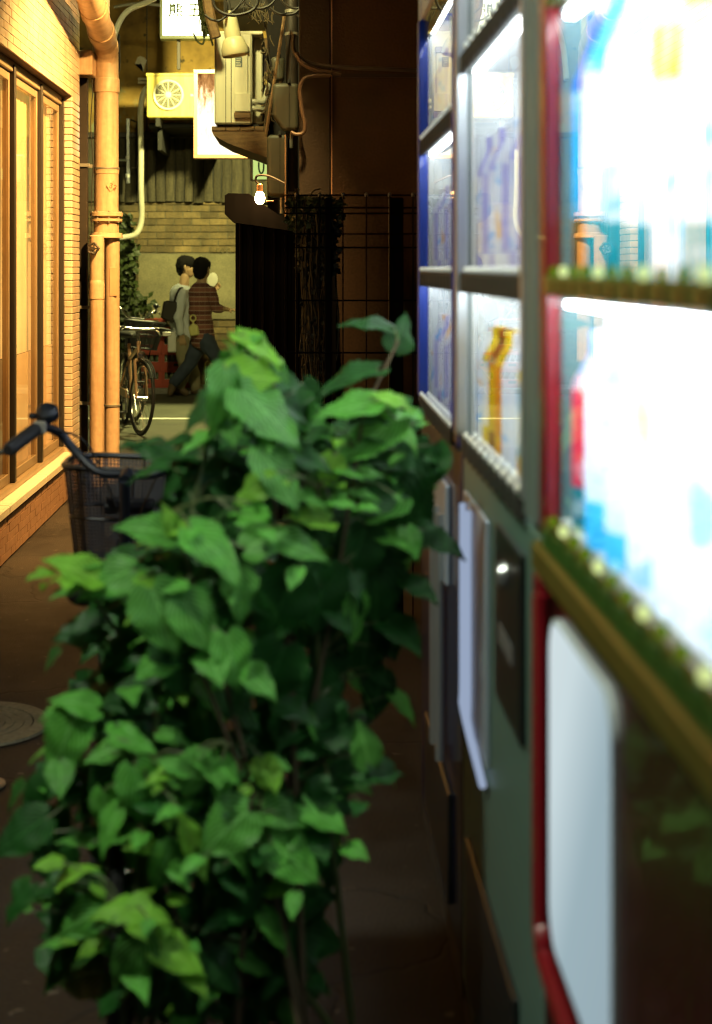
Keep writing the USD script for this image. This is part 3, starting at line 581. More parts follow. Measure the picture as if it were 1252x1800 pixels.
# hose from the air conditioner
b = MB(); b.tube(curve([P(262, 150, 17.3), P(252, 165, 17.3), P(247, 200, 17.3), P(248, 260, 17.4), P(248, 330, 17.5), P(249, 385, 17.6), P(240, 410, 17.6), P(218, 417, 17.6), P(190, 420, 17.6)], 60), .034, 10)
single('drain_hose', b, M['conduit_white'], 'pale wrapped hose bending down from the fan air conditioner', 'hose')
b = MB(); b.tube(curve([P(192, 140, 13.2), P(197, 85, 13.3), P(207, 45, 13.5), P(226, 18, 13.8), P(262, 2, 14.2), P(300, -20, 14.6)], 40), .026, 10)
single('curved_conduit', b, M['conduit_white'], 'thick cream conduit arching up beside the drain pipe elbow', 'conduit')
b = MB(); b.tube(curve([P(209, 60, 13.4), P(210, 115, 13.4), P(207, 130, 13.4)], 10), .010, 6); b.tube(curve([P(200, 12, 16), P(240, 6, 16), P(282, 9, 16)], 10), .016, 6); single('overhead_cable', b, M['cable_black'], 'dark cables under the eave above the arching conduit', 'cable')
# grey bracket on the planks
t = thing('meter_bracket', 'thin grey metal bracket with white labels fixed to the planks', 'bracket', tuple(P(232, 322, 17.9)))
q0 = P(232, 322, 17.9); Q = lambda x, y, d=17.9: P(x, y, d) - q0
b = MB(); b.box(Q(222, 322), Q(228, 208) + [0, .03, 0], .004); b.build('upright', M['silver'], t)
b = MB(); b.tube([Q(229, 210), Q(242, 215), Q(240, 295), Q(231, 294)], .012, 6); b.build('loop', M['dark_steel'], t)
for yy_ in (277, 309):
    b = MB(); b.box(Q(221, yy_ + 3) - [0, .006, 0], Q(228, yy_ - 3) + [0, .002, 0]); b.build('tag', M['white_plastic'], t)
b = MB(); b.tube([Q(205, 281), Q(222, 281)], .015, 6); b.build('arm', M['silver'], t)

# ---------------------------------------------------------------- kanji sign
DS = 16.2
SIG = P(325, 68, DS)
sign = thing('kanji_sign', 'white lit box sign with two dark kanji in a dark green frame', 'sign', tuple(SIG)); T = lambda x, y, d=DS: P(x, y, d) - SIG
b = MB()
x0, x1, y0, y1 = 281, 372, -74, 68
for a, c in (((x0, y1), (x1, y1 - 6)), ((x0, y0 + 6), (x1, y0)), ((x0, y1 - 6), (x0 + 5, y0 + 6)), ((x1 - 5, y1 - 6), (x1, y0 + 6))):
    b.box(T(*a), T(*c) + [0, .16, 0], .004)
b.box(T(x0 + 4, y1 - 4) + [0, .12, 0], T(x1 - 4, y0 + 4) + [0, .15, 0]); b.build('frame', M['sign_frame'], sign)
b = MB(); q = [T(x0 + 5, y1 - 6) + [0, .02, 0], T(x1 - 5, y1 - 6) + [0, .02, 0], T(x1 - 5, y0 + 6) + [0, .02, 0], T(x0 + 5, y0 + 6) + [0, .02, 0]]; b.quad(*q); b.build('face', M['sign_white'], sign, False)
KUMA = [[(.15, .97), (.05, .80), (.42, .82)], [(.33, .92), (.46, .77)], [(.1, .70), (.1, .26), (.03, .1)], [(.1, .70), (.42, .70), (.42, .28), (.34, .3)], [(.1, .56), (.42, .56)], [(.1, .43), (.42, .43)],
        [(.6, .97), (.6, .70), (.9, .70), (.95, .78)], [(.88, .92), (.62, .82)], [(.6, .62), (.6, .35), (.9, .35), (.95, .44)], [(.88, .58), (.62, .48)],
        [(.10, .2), (.02, .02)], [(.34, .2), (.38, .05)], [(.6, .2), (.66, .05)], [(.82, .2), (.97, .02)]]
GO = [[(.1, .92), (.9, .92)], [(.5, .92), (.38, .08)], [(.18, .56), (.78, .56), (.74, .08)], [(.0, .08), (1, .08)]]
for strokes, (kx, ky, kw, kh) in ((KUMA, (297, 29, 24, 25)), (GO, (331, 29, 25, 24))):
    b = MB(); ps = DS / F
    for s in strokes:
        for (a, c), (e, f2) in zip(s[:-1], s[1:]):
            p1 = T(kx + a * kw, ky - c * kh) + [0, .012, 0]; p2 = T(kx + e * kw, ky - f2 * kh) + [0, .012, 0]
            dv = p2 - p1; L = np.linalg.norm(dv); dv /= L; nn = np.array([-dv[2], 0, dv[0]]) * .0088; e1 = dv * .004
            b.add(np.array([p1 - e1 - nn, p2 + e1 - nn, p2 + e1 + nn, p1 - e1 + nn]), np.array([[0, 1, 2, 3]]))
    b.build('character', M['ink'], sign, False)
b = MB(); b.box(T(311, 122, DS + .1), T(317, 60, DS + .1) + [0, .05, 0], .004); b.build('hanger', M['dark_steel'], sign)
b = MB(); b.box(T(320, -74) + [-.03, .05, 0], T(326, -100) + [.03, .15, 0]); b.box(T(320, -100) + [-.03, .05, 0], T(326, -104) + [.03, DW - DS + .05, 0]); b.build('mount', M['sign_frame'], sign)

# ---------------------------------------------------------------- poster lightbox
DP = 15.2; q0 = P(392, 278, DP); T = lambda x, y, d=DP: P(x, y, d) - q0
pos = thing('poster_box', 'backlit brown and white poster box in a pinkish wooden frame', 'lightbox', tuple(q0))
b = MB(); b.box(T(340, 278), T(446, 271) + [0, .14, 0], .004); b.box(T(340, 129), T(446, 122) + [0, .14, 0], .004); b.box(T(340, 271), T(347, 129) + [0, .14, 0], .004); b.box(T(439, 271), T(446, 129) + [0, .14, 0], .004)
b.box(T(343, 275) + [0, .11, 0], T(443, 125) + [0, .13, 0]); b.build('frame', M['pink_wood'], pos)
b = MB(); b.add(np.array([(xx_, .03, zz_) for xx_ in (T(347, 0)[0], T(439, 0)[0]) for zz_ in (T(0, 271)[2], T(0, 129)[2])]), np.array([[0, 2, 3, 1]])); fl = b.build('film', M['poster_film'], pos, False)
# the film material looks at heights in the place
b = MB(); b.tube([T(392, 122) + [0, .07, 0], T(392, 60) + [0, .07, 0]], .018, 6); b.build('hanger', M['dark_steel'], pos)

# ---------------------------------------------------------------- rear house on the right, awning, second air conditioner
DR = 12.4
rh = thing('rear_house', 'dark narrow house behind the service pole on the right', 'building', (P(470, 0, DR)[0], DR, 0)); x0 = P(470, 0, DR)[0]
b = MB(); b.box((0, 0, 0), (2.6, 2.3, 6.5)); b.build('wall', M['dark_render'], rh, False)
b = MB(); b.box((-.10, .25, P(0, 78, DR)[2]), (.0, 1.8, P(0, 58, DR)[2]), .005); b.build('cornice', M['rust_wood'], rh)
for k in range(3):
    b = MB(); b.box((-.03, .05, 2.45 + k * .22), (-.002, 2.2, 2.60 + k * .22), .004); b.build('board', M['rust_wood'], rh)
DK = 11.9; q0 = P(420, 220, DK); T = lambda x, y, d=DK: P(x, y, d) - q0
ac = thing('air_conditioner', 'pale green white air conditioner seen from its side above the wooden awning', 'air conditioner', tuple(q0))
b = MB(); b.box(T(377, 218), T(443, 57) + [0, .85, 0], .014); b.build('casing', M['ac_cream'], ac)
b = MB(); b.box(T(375, 60), T(462, 54) + [0, .87, 0], .006); b.build('lid', M['ac_cream'], ac)
b = MB(); b.box(T(443, 214) + [0, .20, 0], T(460, 60) + [0, .85, 0], .01); b.build('rear_coil', M['ac_cream'], ac)
b = MB(); b.box(T(396.5, 216) - [0, .003, 0], T(397.5, 66)); b.box(T(406, 216) - [0, .003, 0], T(407.2, 66)); b.build('panel_joint', M['dark_gap'], ac, False)
b = MB(); b.box(T(411, 205) - [0, .022, 0], T(436, 92), .006); b.build('service_cover', M['ac_cream'], ac)
b = MB(); b.box(T(413, 197) - [0, .045, 0], T(441, 164) - [0, .001, 0], .005); b.build('valve_cover', M['ac_cream'], ac)
b = MB(); b.box(T(412, 208) - [0, .035, 0], T(441, 198) - [0, .001, 0], .004); b.build('drip_shadow_tray', M['rust_wood'], ac)  # brown strip under the valve cover
b = MB(); b.box(T(414, 118) - [0, .026, 0], T(426, 101) - [0, .021, 0]); lb = b.build('notice', M['ink_blue'], ac, False)
b = MB()
for k in range(5): b.box(T(415.5, 104.6 + k * 3) - [0, .0285, 0], T(424.5 - (k % 3), 103.6 + k * 3) - [0, .0255, 0])
b.build('notice_lines', M['ac_cream'], ac, False)
b = MB(); b.box(T(425, 93) - [0, .05, 0], T(438, 83) - [0, .001, 0], .004); b.build('handle', M['rust_wood'], ac)
for yy_ in (178, 190):
    b = MB(); b.tube(curve([T(438, yy_ - 4) + [0, .05, 0], T(450, yy_) + [0, .04, 0], T(462, yy_ - 4) + [0, .15, 0], T(470, yy_ - 40) + [0, .4, 0]], 16), .020, 8); b.build('pipe', M['conduit_white'], ac)
# wooden awning below it
q0 = P(420, 250, 12.0); T = lambda x, y, d=12.0: P(x, y, d) - q0
aw = thing('awning', 'brown wooden awning shelf carrying the pale air conditioner', 'awning', tuple(q0))
for k in range(4):
    xa = 373 + k * 25; b = MB()
    y_ = 223
    b.box(T(xa, 231) - [0, .06, 0], T(xa + 24.3, 223) + [0, .95, 0], .004); b.build('board', M['rust_wood'], aw)
b = MB(); v = [T(373, 231) - [0, .05, 0], T(470, 231) - [0, .05, 0], T(470, 278) - [0, .05, 0], T(400, 252) - [0, .05, 0], T(376, 238) - [0, .05, 0]]
n = len(v); v2 = [p + np.array([0, .95, 0]) for p in v]; fs = [[0, k, k + 1] for k in range(1, n - 1)] + [[n, n + k + 1, n + k] for k in range(1, n - 1)]
for k in range(n): j = (k + 1) % n; fs += [[k, k + n, j + n], [k, j + n, j]]
b.add(np.array(v + v2), np.array(fs)); b.build('bracket_side', M['rust_wood'], aw, False)
b = MB(); b.box(T(384, 224) - [0, .02, 0], T(392, 219) + [0, .9, 0]); b.box(T(420, 224) - [0, .02, 0], T(455, 219) + [0, .9, 0]); b.build('bearer', M['dark_gap'], aw, False)
# small lime sign
q0 = P(457, 317, 14.2); T = lambda x, y, d=14.2: P(x, y, d) - q0
ls = thing('small_sign', 'small lit lime green sign with a teal stroke under the awning', 'sign', tuple(q0))
b = MB(); b.box(T(440, 318), T(484, 272) + [0, .10, 0], .004); b.build('case', M['silver'], ls)
b = MB(); b.add(np.array([T(445, 315), T(480, 315), T(480, 274), T(445, 274)]) - [0, .004, 0], np.array([[0, 1, 2, 3]])); b.build('face', M['sign_lime'], ls, False)
b = MB(); ps = 14.2 / F
for off, rr in ((0, .0085), (7, .0085)):
    b.tube(curve([T(455 + off, 285) - [0, .006, 0], T(455.5 + off, 298) - [0, .006, 0], T(459 + off, 305) - [0, .006, 0], T(463 + off, 300) - [0, .006, 0], T(464 + off, 286) - [0, .006, 0]], 14), rr, 5)
    if off == 0: b.tube([T(473, 281) - [0, .006, 0], T(477, 292) - [0, .006, 0]], rr, 5); break
b.build('stroke', M['ink_teal'], ls, False)
b = MB(); b.box(T(484, 300) + [0, .02, 0], T(500, 290) + [0, .08, 0]); b.build('arm', M['dark_steel'], ls)

# flood lamp
DL = 11.0; q0 = P(404, 30, DL); T = lambda x, y, d=DL: P(x, y, d) - q0
fl = thing('flood_lamp', 'cream bell shaped lamp hanging head down in front of the pale air conditioner', 'lamp', tuple(q0)); ps = DL / F
tilt = rot([0, 1, 0], -9)
b = MB(); b.lathe([(.002, -.0), (12.5 * ps, -.006), (13 * ps, -.02), (14.5 * ps, -.155), (17 * ps, -.165), (20 * ps, -.185), (23.5 * ps, -.235), (24.5 * ps, -.275), (23 * ps, -.29), (21.5 * ps, -.275), (12 * ps, -.19), (.002, -.18)], 32, (0, 0, 0), tilt); b.build('shade', M['lamp_shade'], fl)
b = MB(); b.lathe([(.012, .05), (.03, .035), (.034, .0), (.03, -.01)], 16, (0, 0, 0), tilt); b.build('socket', M['lamp_shade'], fl)
b = MB(); b.tube([(-.0, .0, .03), (-.012, .02, .12), (-.012, .3, .45)], .014, 8); b.build('arm', M['cable_black'], fl)
b = MB(); b.lathe([(.002, -.262), (.05, -.255), (.075, -.22), (.04, -.19)], 20, (0, 0, 0), tilt); b.build('bulb', M['white_plastic'], fl)
# weathered hanging timber left of it
b = MB(); b.tube(curve([P(360, -60, 11.6), P(364, -10, 11.6), P(370, 30, 11.6), P(380, 66, 11.6)], 12), [.042] * 12, 9); single('timber_arm', b, M['rust_wood'], 'weathered timber arm slanting down between kanji sign and bell lamp', 'timber')

# service pole, brace, meter boxes
sp = P(513, 0, 11.1)
pole = thing('service_pole', 'dark service pole rising behind the two meter boxes', 'pole', (sp[0], 11.1, 0))
b = MB(); b.tube([(0, 0, 0), (0, 0, 4.6)], .048, 14); b.build('shaft', M['dark_steel'], pole)
for yy_ in (20, 60, 340):
    z = P(0, yy_, 11.1)[2]; b = MB(); b.tube([(0, 0, z - .012), (0, 0, z + .012)], .053, 14); b.build('band', M['galv'], pole)
b = MB(); p1, p2 = P(500, 28, 10.95), P(467, 240, 10.95); b.tube([p1, p2], .013, 6); single('brace', b, M['rust_wood'], 'thin slanting brace from the service pole down to the awning', 'brace')
def meter(label, x0, x1, y0, y1, d, chamfer):
    lo, hi = P(x0, y1, d), P(x1, y0, d); w, h = hi[0] - lo[0], hi[2] - lo[2]
    t = thing('meter_box', label, 'meter box', (lo[0], d, lo[2]))
    c = m3.Manifold.batch_hull([m3.Manifold.sphere(.035, 16).translate((x, y, z)) for x, y, z in ((.035, .035, h - .035), (w - .035, .035, h - .035), (.035, .12, h - .035), (w - .035, .12, h - .035),
        (w - .035, .035, .035), (w - .035, .12, .035), (.035, .12, .035 + chamfer), (.035, .035, .035 + chamfer), (.035 + chamfer * .7, .035, .035), (.035 + chamfer * .7, .12, .035))])
    v, f, _ = meshkit.arrays(c); MB().add(v, f).build('cover', M['meter_grey'], t)
    b = MB(); b.box((w * .62, -.004, .03), (w * .64, .01, h - .02)); b.build('seam', M['dark_gap'], t, False)
    b = MB(); b.tube([(w * .7, .06, .02), (w * .7, .06, -.12)], .014, 8); b.build('pipe_stub', M['galv'], t)
    b = MB(); b.tube([(w * .62, -.006, h - .01), (w * .62, .02, h + .02)], .012, 8); b.build('latch', M['dark_gap'], t)
meter('upper grey meter box with slanted lower corner on the service pole', 479, 526, 145, 230, 10.9, .09)
meter('lower and taller grey meter box under the awning edge', 469, 506, 236, 346, 10.85, .01)
meter('small meter box half hidden behind the slanting brace', 476, 500, 98, 142, 11.35, .01)
b = MB(); b.tube([P(502, 236, 10.8), P(502, 420, 10.8)], .006, 6); single('thin_rod', b, M['copper_paint'], 'thin bright rod running down beside the lower meter box', 'rod')
# right hand conduits
for k, (nm, pts, rr, m_, lab) in enumerate((
    ('conduit', [(516, 60), (516, 85), (526, 100), (550, 112), (600, 118), (700, 122), (780, 126)], .014, 'cable_black', 'dark conduit curving right from the service pole, highest of three'),
    ('conduit', [(521, 92), (524, 100), (534, 112), (560, 124), (600, 130)], .016, 'conduit_brown', 'short brown conduit curving from the pole onto the dark wall'),
    ('conduit', [(582, 132), (545, 134), (532, 142), (527, 160), (532, 200), (536, 215), (534, 232), (522, 236), (512, 232)], .013, 'conduit_brown', 'brown conduit looping down beside the upper meter box'))):
    b = MB(); b.tube(curve([P(x, y, 9.42 - .02 * k) for x, y in pts], 40), rr, 8); single(nm, b, M[m_], lab, 'conduit')
# wires overhead
wires = [([(374, -20), (376, 8), (386, 20), (402, 26), (420, 26), (440, 20), (452, 8), (458, -20)], 10.5, .012), ([(360, 26), (372, 34), (386, 36), (398, 28), (416, 14), (430, -6)], 10.6, .009),
         ([(420, -15), (436, 8), (456, 15), (476, 8), (492, -12)], 10.7, .010), ([(464, -10), (472, 10), (486, 22), (502, 26), (520, 22), (532, 6), (536, -20)], 10.8, .011), ([(484, -15), (500, 6), (516, 14), (530, 12), (545, 0)], 10.8, .010),
         ([(394, -18), (396, 12), (394, 28)], 10.9, .012), ([(456, -20), (462, 30), (470, 60), (474, 100), (478, 118)], 10.9, .008), ([(432, -20), (430, 5), (428, 28)], 10.7, .006), ([(440, -12), (420, 10), (404, 24), (395, 28)], 10.6, .008),
         ([(522, 26), (530, 32), (542, 33)], 10.8, .008)]
WL = ['widest black wire loop hanging right above the bell lamp', 'thin black wire sagging from the kanji sign past the lamp socket', 'black wire in a shallow loop between bell lamp and service pole', 'black wire looping around the top of the service pole',
      'black wire crossing in front of the service pole to its right side', 'short black wire dropping straight down to the bell lamp socket', 'long thin black wire dangling past the pale air conditioner to the slanting brace', 'short thin black wire hanging inside the widest loop',
      'thin black wire running diagonally down to the bell lamp socket', 'short black wire end sticking out right of the service pole']
for k, (pts, dd, rr) in enumerate(wires):
    b = MB(); b.tube(curve([P(x, y, dd) for x, y in pts], 36), rr, 6)
    single('overhead_wire', b, M['cable_black'], WL[k], 'wire', 'tangled wires above the bell lamp')
R2 = random.Random(3); b = MB()
for k in range(16):
    x, y = R2.uniform(345, 358), R2.uniform(-20, 5); pts = [(x, y)]
    for s in range(4): x += R2.uniform(-3, 8); y += R2.uniform(10, 22); pts.append((x, y))
    b.tube(curve([P(px_, py_, 13.4 + R2.uniform(-.1, .1)) for px_, py_ in pts], 16), R2.uniform(.005, .013), 5)
b.tube(curve([P(340, 58, 13.4), P(347, 72, 13.4), P(356, 77, 13.4), P(359, 66, 13.4), P(354, 40, 13.4)], 18), .010, 6)
single('cable_bundle', b, M['cable_green'], 'tangled greenish cable bundle hanging in front of the kanji sign', 'cables', kind='stuff')
R2 = random.Random(5); b = MB()
for k in range(26):
    x, y = R2.uniform(440, 482), R2.uniform(0, 22); b.tube(curve([P(x, y, 10.8), P(x + R2.uniform(-6, 6), y + R2.uniform(6, 14), 10.8), P(x + R2.uniform(-10, 10), y + R2.uniform(10, 26), 10.8)], 6), .003, 4)
for k in range(40):
    x, y = R2.uniform(462, 478), R2.uniform(60, 210); b.tube(curve([P(x, y, 11.2), P(x + R2.uniform(-5, 5), y + R2.uniform(4, 12), 11.2), P(x + R2.uniform(-8, 8), y + R2.uniform(8, 22), 11.2)], 6), R2.uniform(.003, .008), 4)
single('dead_vine', b, M['twig'], 'dry brown vine tangled between wires and the slanting brace', 'vine', kind='stuff')

# ================================================================== RIGHT SIDE: black tin enclosure, mesh fence, brown building
DB = 9.6
bb_ = thing('brown_building', 'dim brown rendered building with dark corner behind the mesh fence', 'building', (P(526, 0, DB)[0], DB, 0))
xa, xb = P(526, 0, DB)[0], P(582, 0, DB)[0]
b = MB(); b.box((xb - xa, 0, 0), (4.2, 2.4, 6.5)); b.build('wall', M['brown_render'], bb_, False)
b = MB(); b.box((0, -.03, 0), (xb - xa - .004, .6, 6.5), .008); b.build('corner_post', M['dark_render'], bb_)
b = MB(); b.box((xb - xa + .01, -.018, P(0, 136, DB)[2]), (2.4, -.001, P(0, 130, DB)[2])); b.build('string_course', M['dark_render'], bb_)
b = MB(); b.box((xb - xa, -.012, 1.9), (xb - xa + .008, .0, 6.0)); b.build('edge_strip', M['copper_paint'], bb_)
DT = 8.7
q0 = np.array([P(414, 0, DT)[0], DT, 0]); tw = P(592, 0, DT)[0] - q0[0]
tin = thing('tin_enclosure', 'black ribbed sheet metal enclosure with sloping black roof', 'shed', tuple(q0))
n = 9; step = tw / n
for k in range(n):
    z_t = P(0, 392, DT)[2]
    b = MB(); xx_ = np.array([0, .35, .42, .58, .65, 1.0]) * (step - .004); dd_ = np.array([0, 0, -.016, -.016, 0, 0]); vs = [(k * step + x, y + s, z) for z in (0, z_t) for s in (0, .012) for x, y in zip(xx_, dd_)]
    m_ = len(xx_); fs = []
    for i in range(m_ - 1): fs += [[i, i + 1, 2 * m_ + i + 1, 2 * m_ + i], [m_ + i, 3 * m_ + i, 3 * m_ + i + 1, m_ + i + 1]]
    b.add(np.array(vs), np.array(fs)); b.build('sheet', M['black_metal'], tin, False)
b = MB(); b.box((.01, .02, 0), (tw - .01, 1.0, P(0, 394, DT)[2])); b.build('body', M['black_metal'], tin, False)
T = lambda x, y, d=DT: P(x, y, d) - q0
v = [T(398, 378), T(398, 346), T(404, 342), T(440, 343), T(462, 360), T(492, 380), T(534, 402), T(534, 410), T(412, 392)]
v = [p + np.array([0, -.18, 0]) for p in v]; n = len(v); v2 = [p + np.array([0, 1.25, 0]) for p in v]
import shapely.geometry as sg
poly = sg.Polygon([(p[0], p[2]) for p in v]); ex = trimesh.creation.extrude_polygon(poly, 1.25, engine='earcut'); ev = np.array(ex.vertices); ev = np.stack([ev[:, 0], -.18 + 1.25 - ev[:, 2], ev[:, 1]], 1)
b = MB(); b.add(ev, np.array(ex.faces)[:, ::1]); b.build('roof', M['black_metal'], tin, False)
# bulb
q0 = P(457, 347, 8.35); T = lambda x, y, d=8.35: P(x, y, d) - q0
bu = thing('light_bulb', 'bare glowing bulb in a small holder above the black roof', 'lamp', tuple(q0))
b = MB(); b.lathe([(.0008, -.040), (.018, -.036), (.028, -.018), (.030, 0), (.024, .02), (.016, .034)], 20); b.build('bulb', M['bulb_glow'], bu)
b = MB(); b.lathe([(.016, .034), (.018, .038), (.018, .07), (.010, .08), (.0008, .082)], 16); b.build('holder', M['copper_paint'], bu)
b = MB(); b.tube(curve([T(457, 324), T(450, 318), T(452, 309), T(466, 308), T(480, 312), T(500, 322)], 20), .007, 6); b.build('wire', M['cable_black'], bu)
b = MB(); b.box(T(468, 354), T(481, 352) + [0, .02, 0], .002); b.build('clip', M['copper_paint'], bu)
# wire mesh fence
DF = 6.0; q0 = np.array([P(500, 0, DF)[0], DF, 0]); xr = 1.6
mf = thing('mesh_fence', 'dark wire mesh fence with square posts in front of the brown building', 'fence', tuple(q0)); T = lambda x, y, d=DF: P(x, y, d) - q0
for yy_ in (343, 365, 375, 411, 435, 528, 620, 712, 800, 880):
    z = T(0, yy_)[2]; b = MB(); b.tube([(0, 0, z), (xr, 0, z)], .0036, 5); b.build('wire', M['black_metal'], mf)
x = T(521, 0)[0]
while x < xr:
    b = MB(); b.tube([(x, -.007, .05), (x, -.007, T(0, 343)[2])], .0032, 5); b.build('wire', M['black_metal'], mf); x += 41 / F * DF
for k, xx_ in enumerate((521, 562, 603, 644, 685, 726, 767)):
    c = T(xx_, 343); b = MB(); b.lathe([(.0008, .012), (.006, .008), (.008, .002), (.006, -.006)], 10, c + [0, -.002, 0]); b.build('finial', M['galv'], mf)
for xx_, w in ((577, .028), (697, .058)):
    c = T(xx_, 0)[0]; b = MB(); b.box((c - w / 2, .005, 0), (c + w / 2, .06, T(0, 347)[2] + .0), .004); b.build('post', M['black_metal'], mf)
b = MB(); b.tube(curve([T(700, 290) + [0, 3, 0], T(690, 340), T(668, 366), T(640, 380), T(612, 390)], 20), .005, 5); b.build('loose_wire', M['cable_black'], mf) if False else None
# leaves helper for vines
def leafy(n, box, size, rng, ybias=0):
    b = MB()
    for _ in range(n):
        c = np.array([rng.uniform(*box[0]), rng.uniform(*box[1]), rng.uniform(*box[2])]); s = size * rng.uniform(.6, 1.3)
        u = np.array([rng.gauss(0, 1), rng.gauss(0, .7), rng.gauss(-.5, .8)]); u /= np.linalg.norm(u); w = np.cross(u, [rng.gauss(0, .4), -1, rng.gauss(.3, .4)]); w /= np.linalg.norm(w) + 1e-9; nrm = np.cross(w, u)
        b.add(np.array([c, c + u * s * .45 + w * s * .4 + nrm * s * .1, c + u * s, c + u * s * .45 - w * s * .4 + nrm * s * .1]), np.array([[0, 1, 2], [0, 2, 3]]))
    return b
R3 = random.Random(11)
vt = thing('climbing_vine', 'dark ivy climbing the mesh fence beside the black enclosure', 'vine', (P(550, 0, 6.05)[0], 6.05, 0)); o = np.array([P(550, 0, 6.05)[0], 6.05, 0])
def pxbox(x0, x1, y0, y1, d0, d1): a, c = P(x0, y1, d0) - o, P(x1, y0, d0) - o; return ((a[0], c[0]), (d0 - o[1], d1 - o[1]), (a[2], c[2]))
leafy(420, pxbox(508, 604, 345, 402, 6.02, 6.2), .028, R3).build('top_leaves', M['ivy_leaf'], vt, False, kind='stuff')
b = leafy(500, pxbox(524, 592, 395, 480, 6.03, 6.2), .030, R3); b2 = leafy(420, pxbox(532, 578, 470, 720, 6.03, 6.16), .026, R3)
for v_, f_ in zip(b2.v, b2.f): pass
b.add(np.vstack(b2.v), np.vstack(b2.f)); b.build('hanging_leaves', M['ivy_dark'], vt, False, kind='stuff')
for k in range(26):
    x = R3.uniform(530, 582); y = R3.uniform(350, 420); pts = [(x, y)]
    for s in range(6): x += R3.uniform(-7, 7); y += R3.uniform(30, 60); pts.append((x, min(y, 800)))
    b = MB(); b.tube(curve([P(px_, py_, 6.05 + R3.uniform(-.03, .05)) - o for px_, py_ in pts], 18), R3.uniform(.002, .0055), 4); b.build('stem', M['twig'], vt)
for k in range(14):
    x, y = R3.uniform(495, 560), R3.uniform(330, 362); b = MB(); b.tube(curve([P(x, y + 18, 6.1) - o, P(x + R3.uniform(-4, 10), y + 4, 6.1) - o, P(x + R3.uniform(-5, 24), y, 6.1) - o], 8), .0025, 4); b.build('stem', M['twig'], vt)
# ivy on the brick wall's left
vt2 = thing('climbing_vine', 'green ivy on the brick wall just right of the cream pipes', 'vine', (P(225, 0, 17.9)[0], 17.9, 0)); o = np.array([P(225, 0, 17.9)[0], 17.9, 0])
bx = leafy(420, pxbox(205, 236, 425, 560, 17.8, 18.1), .085, R3); b2 = leafy(320, pxbox(200, 262, 520, 620, 17.7, 18.0), .085, R3); bx.add(np.vstack(b2.v), np.vstack(b2.f)); b2 = leafy(160, pxbox(205, 228, 375, 430, 17.9, 18.1), .075, R3); bx.add(np.vstack(b2.v), np.vstack(b2.f)); bx.build('leaves', M['ivy_leaf'], vt2, False, kind='stuff')
for k in range(5):
    x = R3.uniform(208, 234); b = MB(); b.tube(curve([P(x, 683, 18.0) - o, P(x + R3.uniform(-5, 5), 600, 18.05) - o, P(x + R3.uniform(-8, 8), 500, 18.1) - o, P(x + R3.uniform(-8, 8), 420, 18.1) - o], 12), .012, 5); b.build('stem', M['twig'], vt2)

# ================================================================== CRATES AND BOTTLES
DC = 17.62
def make_crate(loc, label):
    t = thing('bottle_crate', label, 'crate', loc, group=None); w, dp, h = .385, .30, .205
    th = .012
    for s in (0, 1):                                     # long faces: lower wall, top rim, corner posts
        y0, y1 = (0, th) if s == 0 else (dp - th, dp)
        b = MB(); b.box((0, y0, 0), (w, y1, .105), .003); b.box((0, y0, h - .016), (w, y1, h), .003)
        for x in (0, w - .035): b.box((x, y0 - .0005, .10), (x + .035, y1 + .0005, h - .01))
        b.build('long_side', M['crate_red'], t)
    for x in (0, w - th):
        b = MB(); b.box((x, th, 0), (x + th, dp - th, h), .003); b.build('end_side', M['crate_red'], t)
    b = MB(); b.box((.01, .01, .004), (w - .01, dp - .01, .02)); b.build('base', M['crate_red'], t)
    b = MB(); b.box((w * .38, -.002, .055), (w * .62, 0, .085)); b.build('handle_slot', M['dark_gap'], t, False)
    return t
spots = [(227, 'left'), (284, 'right')]
lvl = ['bottom red crate', 'second red crate up', 'third red crate up', 'topmost red crate']
proto = None
bottle_spots = []
for (xc, nm) in spots:
    for k in range(4):
        lab = f'{lvl[k]} of the {"stack half hidden behind the bicycles" if nm == "left" else "stack beside the walkers"} against the brick wall'
        x0 = P(xc, 0, DC)[0]; loc = (x0, DC, .062 + k * .207)
        if proto is None: proto = make_crate(loc, lab)
        else: dup(proto, loc, 0, lab)
        for i in range(5):
            for j in range(2):
                if j == 1 and k < 3: continue
                bottle_spots.append((x0 + .048 + i * .072, DC + .055 + j * .085, .062 + k * .207 + .022, f'empty glass bottle standing in the {lvl[k]} {"behind the bicycles" if nm == "left" else "beside the walkers"}'))
bp = None
for q in bottle_spots:
    lab = q[3]; q = q[:3]
    if bp is None:
        bp = thing('glass_bottle', lab, 'bottle', q, group=lab.replace('empty glass bottle standing', 'bottles'))
        b = MB(); b.lathe([(.0008, 0), (.030, 0), (.032, .01), (.032, .105), (.027, .125), (.014, .15), (.0125, .165), (.0125, .178), (.015, .179), (.015, .183), (.010, .184)], 14); b.build('glass', M['bottle_glass'], bp)
        b = MB(); b.lathe([(.0325, .03), (.0326, .085)], 14); b.build('label', M['fan_paper'], bp)
    else: dup(bp, q, 0, lab, lab.replace('empty glass bottle standing', 'bottles'))
for x in (244, 262, 286, 300, 318):
    q = P(x, 548, DC); dup(bp, (q[0], DC + .12, .062 + 3 * .297 + .002 - .08), 0, 'empty glass bottle standing in one of the red crates') if False else None

